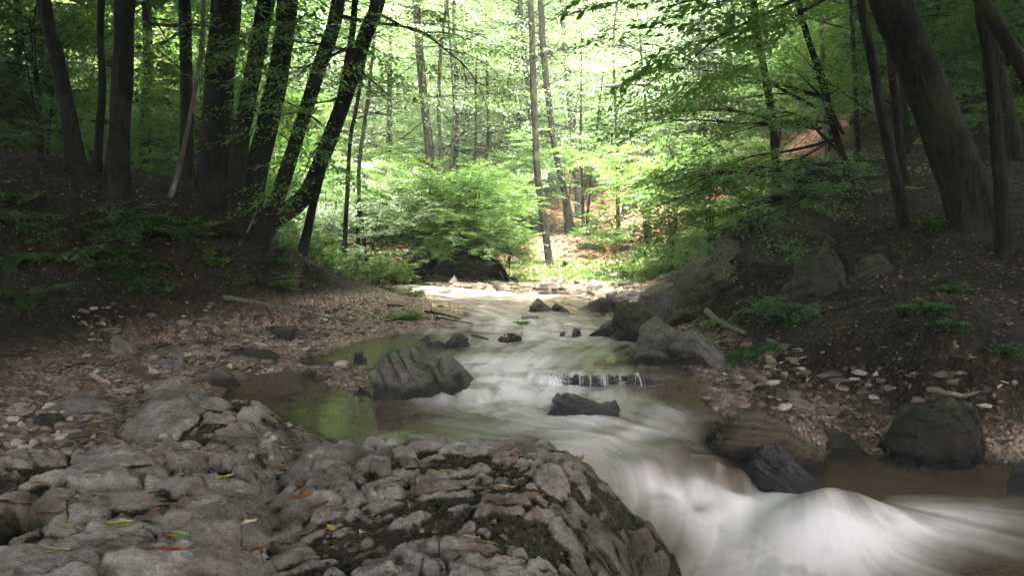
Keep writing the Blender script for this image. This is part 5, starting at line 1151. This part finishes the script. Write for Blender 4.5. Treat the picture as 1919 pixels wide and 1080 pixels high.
stick('pale flat piece of driftwood in front of the stub', [onG(68,742,.02), onG(92,745,.02)], .015, M_pw)
stick('dark dead branch high on the left slope', [onG(0,505,.06), onG(60,520,.08), onG(120,540,.05)], .025, M_bark)
stick('bare twig standing up by the leaning trunks', [onG(458,452,.0), AT(468,425,11.9), AT(482,392,11.9)], .02, M_pbark, side=1)
stick('bleached fallen bough leaning in the upper right wood', [AT(1225,158,20), AT(1180,157,20), AT(1122,162,20)], .05, M_pbark)
st = tube(*resample(np.array([onG(1180,398,-.2), onG(1180,398,.25), onG(1181,398,.62)]), [.36, .3, .27], .1), 14, .2, 4)
b = onG(1180, 398, 0); o = mk('tree_stump', st[0]-b, [st[1], st[2]], M_bark); o.location = b; tag(o, 'short dark tree stump on the russet far slope', 'stump')
# curled dead branch with orange leaves at the stream bend
root = empty('dead_branch', AT(748, 515, 17.5), 'arched broken branch with withered orange leaves at the stream bend', 'branch'); b = np.array(root.location)
mb = MB(); mb.tube([AT(764,518,17.5)-[0,0,.15], AT(764,505,17.5), AT(757,490,17.5), AT(742,483,17.5), AT(728,487,17.5)], [.03, .028, .024, .018, .01], 6, .08); mb.tube([AT(764,516,17.5)-[0,0,.1], AT(755,506,17.55), AT(742,498,17.5), AT(730,492,17.5)], [.04, .04, .03, .02], 6, .08); mb.build('stem', M_pw, root, b)
rng = np.random.default_rng(6); Pq = np.array([AT(rng.uniform(726, 752), rng.uniform(484, 500), 17.5+rng.normal()*.05) for _ in range(70)]); Nq = rng.normal(size=(70, 3)); Nq /= np.linalg.norm(Nq, axis=1)[:, None]
V, F = leaf_quads(Pq, Nq, rng.uniform(.03, .055, 70), rng)
t = NT('withered_leaf'); M_with = t.done(t.bsdf(t.ramp(t.attr('tone'), [(0, (.16, .06, .025)), (.6, (.40, .19, .08)), (1, (.5, .36, .1))]), .7))
mk('leaf_cluster', V-b, F, M_with, root, smooth=False, attrs=dict(tone=np.repeat(rng.random(70), 6)))
# clump of drifted leaves with a sprout midstream
c = W(956, 640, 0); root = empty('drift_clump', c, 'clump of drifted leaves on a stone midstream with a green sprout', 'debris')
V, F = rock_verts(505, 3, 5); mk('stone', V*[.14, .1, .07], F, M_dark, root)
n = 130; Pq = rng.normal(size=(n, 3)); Pq /= np.linalg.norm(Pq, axis=1)[:, None]; Nq = Pq+rng.normal(0, .4, (n, 3)); Nq /= np.linalg.norm(Nq, axis=1)[:, None]; Pq = Pq*[.15, .11, .10]; Pq[:, 2] = np.abs(Pq[:, 2])
V, F = leaf_quads(Pq, Nq, rng.uniform(.018, .035, n), rng); mk('leaf_cluster', V, F, M_lit, root, smooth=False, attrs=dict(tone=np.repeat(rng.uniform(.1, .95, n), 6)))
mb = MB(); mb.tube([[.15, .02, .0], [.16, .02, .12], [.165, .02, .24]], [.005, .004, .003], 4, .05); mb.build('sprout', M_herb, root)
V, F, T = leaves_from([((np.array([.165, .02, .24])), np.array([math.cos(a), math.sin(a), .2]), UP, .09) for a in range(6)], rng, .05, .6, True, SPRC); mk('sprout_leaves', V, F, M_herb, root, smooth=False, attrs=dict(tint=T))
# hanging roots in the undercut of the left bank
mb = MB(); rng = np.random.default_rng(9)
for i in range(70):
    p = hit(rng.uniform(470, 606), rng.uniform(500, 545))+[0, -.03, .03]; q = p+[rng.normal()*.12, -rng.uniform(.02, .15), -rng.uniform(.05, .22)]; mb.tube([p+[rng.normal()*.1, .05, .05], p, (p+q)/2+rng.normal(0, .03, 3), q], [.007, .007, .005, .002], 4, .08)
o = mb.build('root_mass', M_bark); tag(o, 'tangle of fine roots hanging from the crumbling left bank edge', 'roots', kind='stuff')
# ================================================================== light
SUN_EL, SUN_AZ = 68, 150      # azimuth measured from +Y (into the picture) towards +X
el, az = D2R(SUN_EL), D2R(SUN_AZ)
to_sun = Vector((math.sin(az)*math.cos(el), math.cos(az)*math.cos(el), math.sin(el)))
ld = bpy.data.lights.new('sun', 'SUN'); ld.energy = 2.4; ld.angle = D2R(.9); ld.color = (1, .965, .90)
lo_ = bpy.data.objects.new('sun', ld); COL.objects.link(lo_); lo_.rotation_euler = to_sun.to_track_quat('Z', 'Y').to_euler()
w = bpy.data.worlds.new('World'); sc.world = w; w.use_nodes = True; nt = w.node_tree; nt.nodes.clear()
sky = nt.nodes.new('ShaderNodeTexSky'); sky.sky_type = 'NISHITA'; sky.sun_disc = False; sky.sun_elevation = el; sky.sun_rotation = az; sky.air_density = .8; sky.dust_density = 4.; sky.ozone_density = 0.
bg = nt.nodes.new('ShaderNodeBackground'); bg.inputs[1].default_value = .105; wo_ = nt.nodes.new('ShaderNodeOutputWorld')
sky.air_density = .35; sky.dust_density = 9.
nt.links.new(sky.outputs[0], bg.inputs[0]); nt.links.new(bg.outputs[0], wo_.inputs[0])
sc.view_settings.view_transform = 'Standard'; sc.view_settings.look = 'None'; sc.view_settings.gamma = 1
sc.view_settings.exposure = EXPO
sc.render.engine = 'CYCLES'
cy = sc.cycles; cy.max_bounces = 7; cy.diffuse_bounces = 4; cy.glossy_bounces = 3; cy.transmission_bounces = 4; cy.transparent_max_bounces = 12; cy.volume_bounces = 0
cy.use_denoising = True; cy.use_adaptive_sampling = True; cy.adaptive_threshold = .02; cy.caustics_reflective = False; cy.caustics_refractive = False
cy.sample_clamp_indirect = 6

# ---------------- damp forest air
HZ = 0.0019
t = NT('haze'); t.link(t.n('ShaderNodeVolumePrincipled', i_Color=(.84, 1, .80, 1), i_Density=HZ, i_Anisotropy=.0).outputs[0], t.out.inputs['Volume'])
hx = np.array([(x, y, z) for z in (-6, 48) for y in (-30, 90) for x in (-75, 75)], float)
o = mk('haze', hx, np.array([[0,2,3,1],[4,5,7,6],[0,1,5,4],[2,6,7,3],[0,4,6,2],[1,3,7,5]]), t.m, smooth=False); tag(o, 'thin sunlit haze hanging in the clearing', 'haze', kind='stuff')
cy.volume_step_rate = 4; cy.volume_max_steps = 64
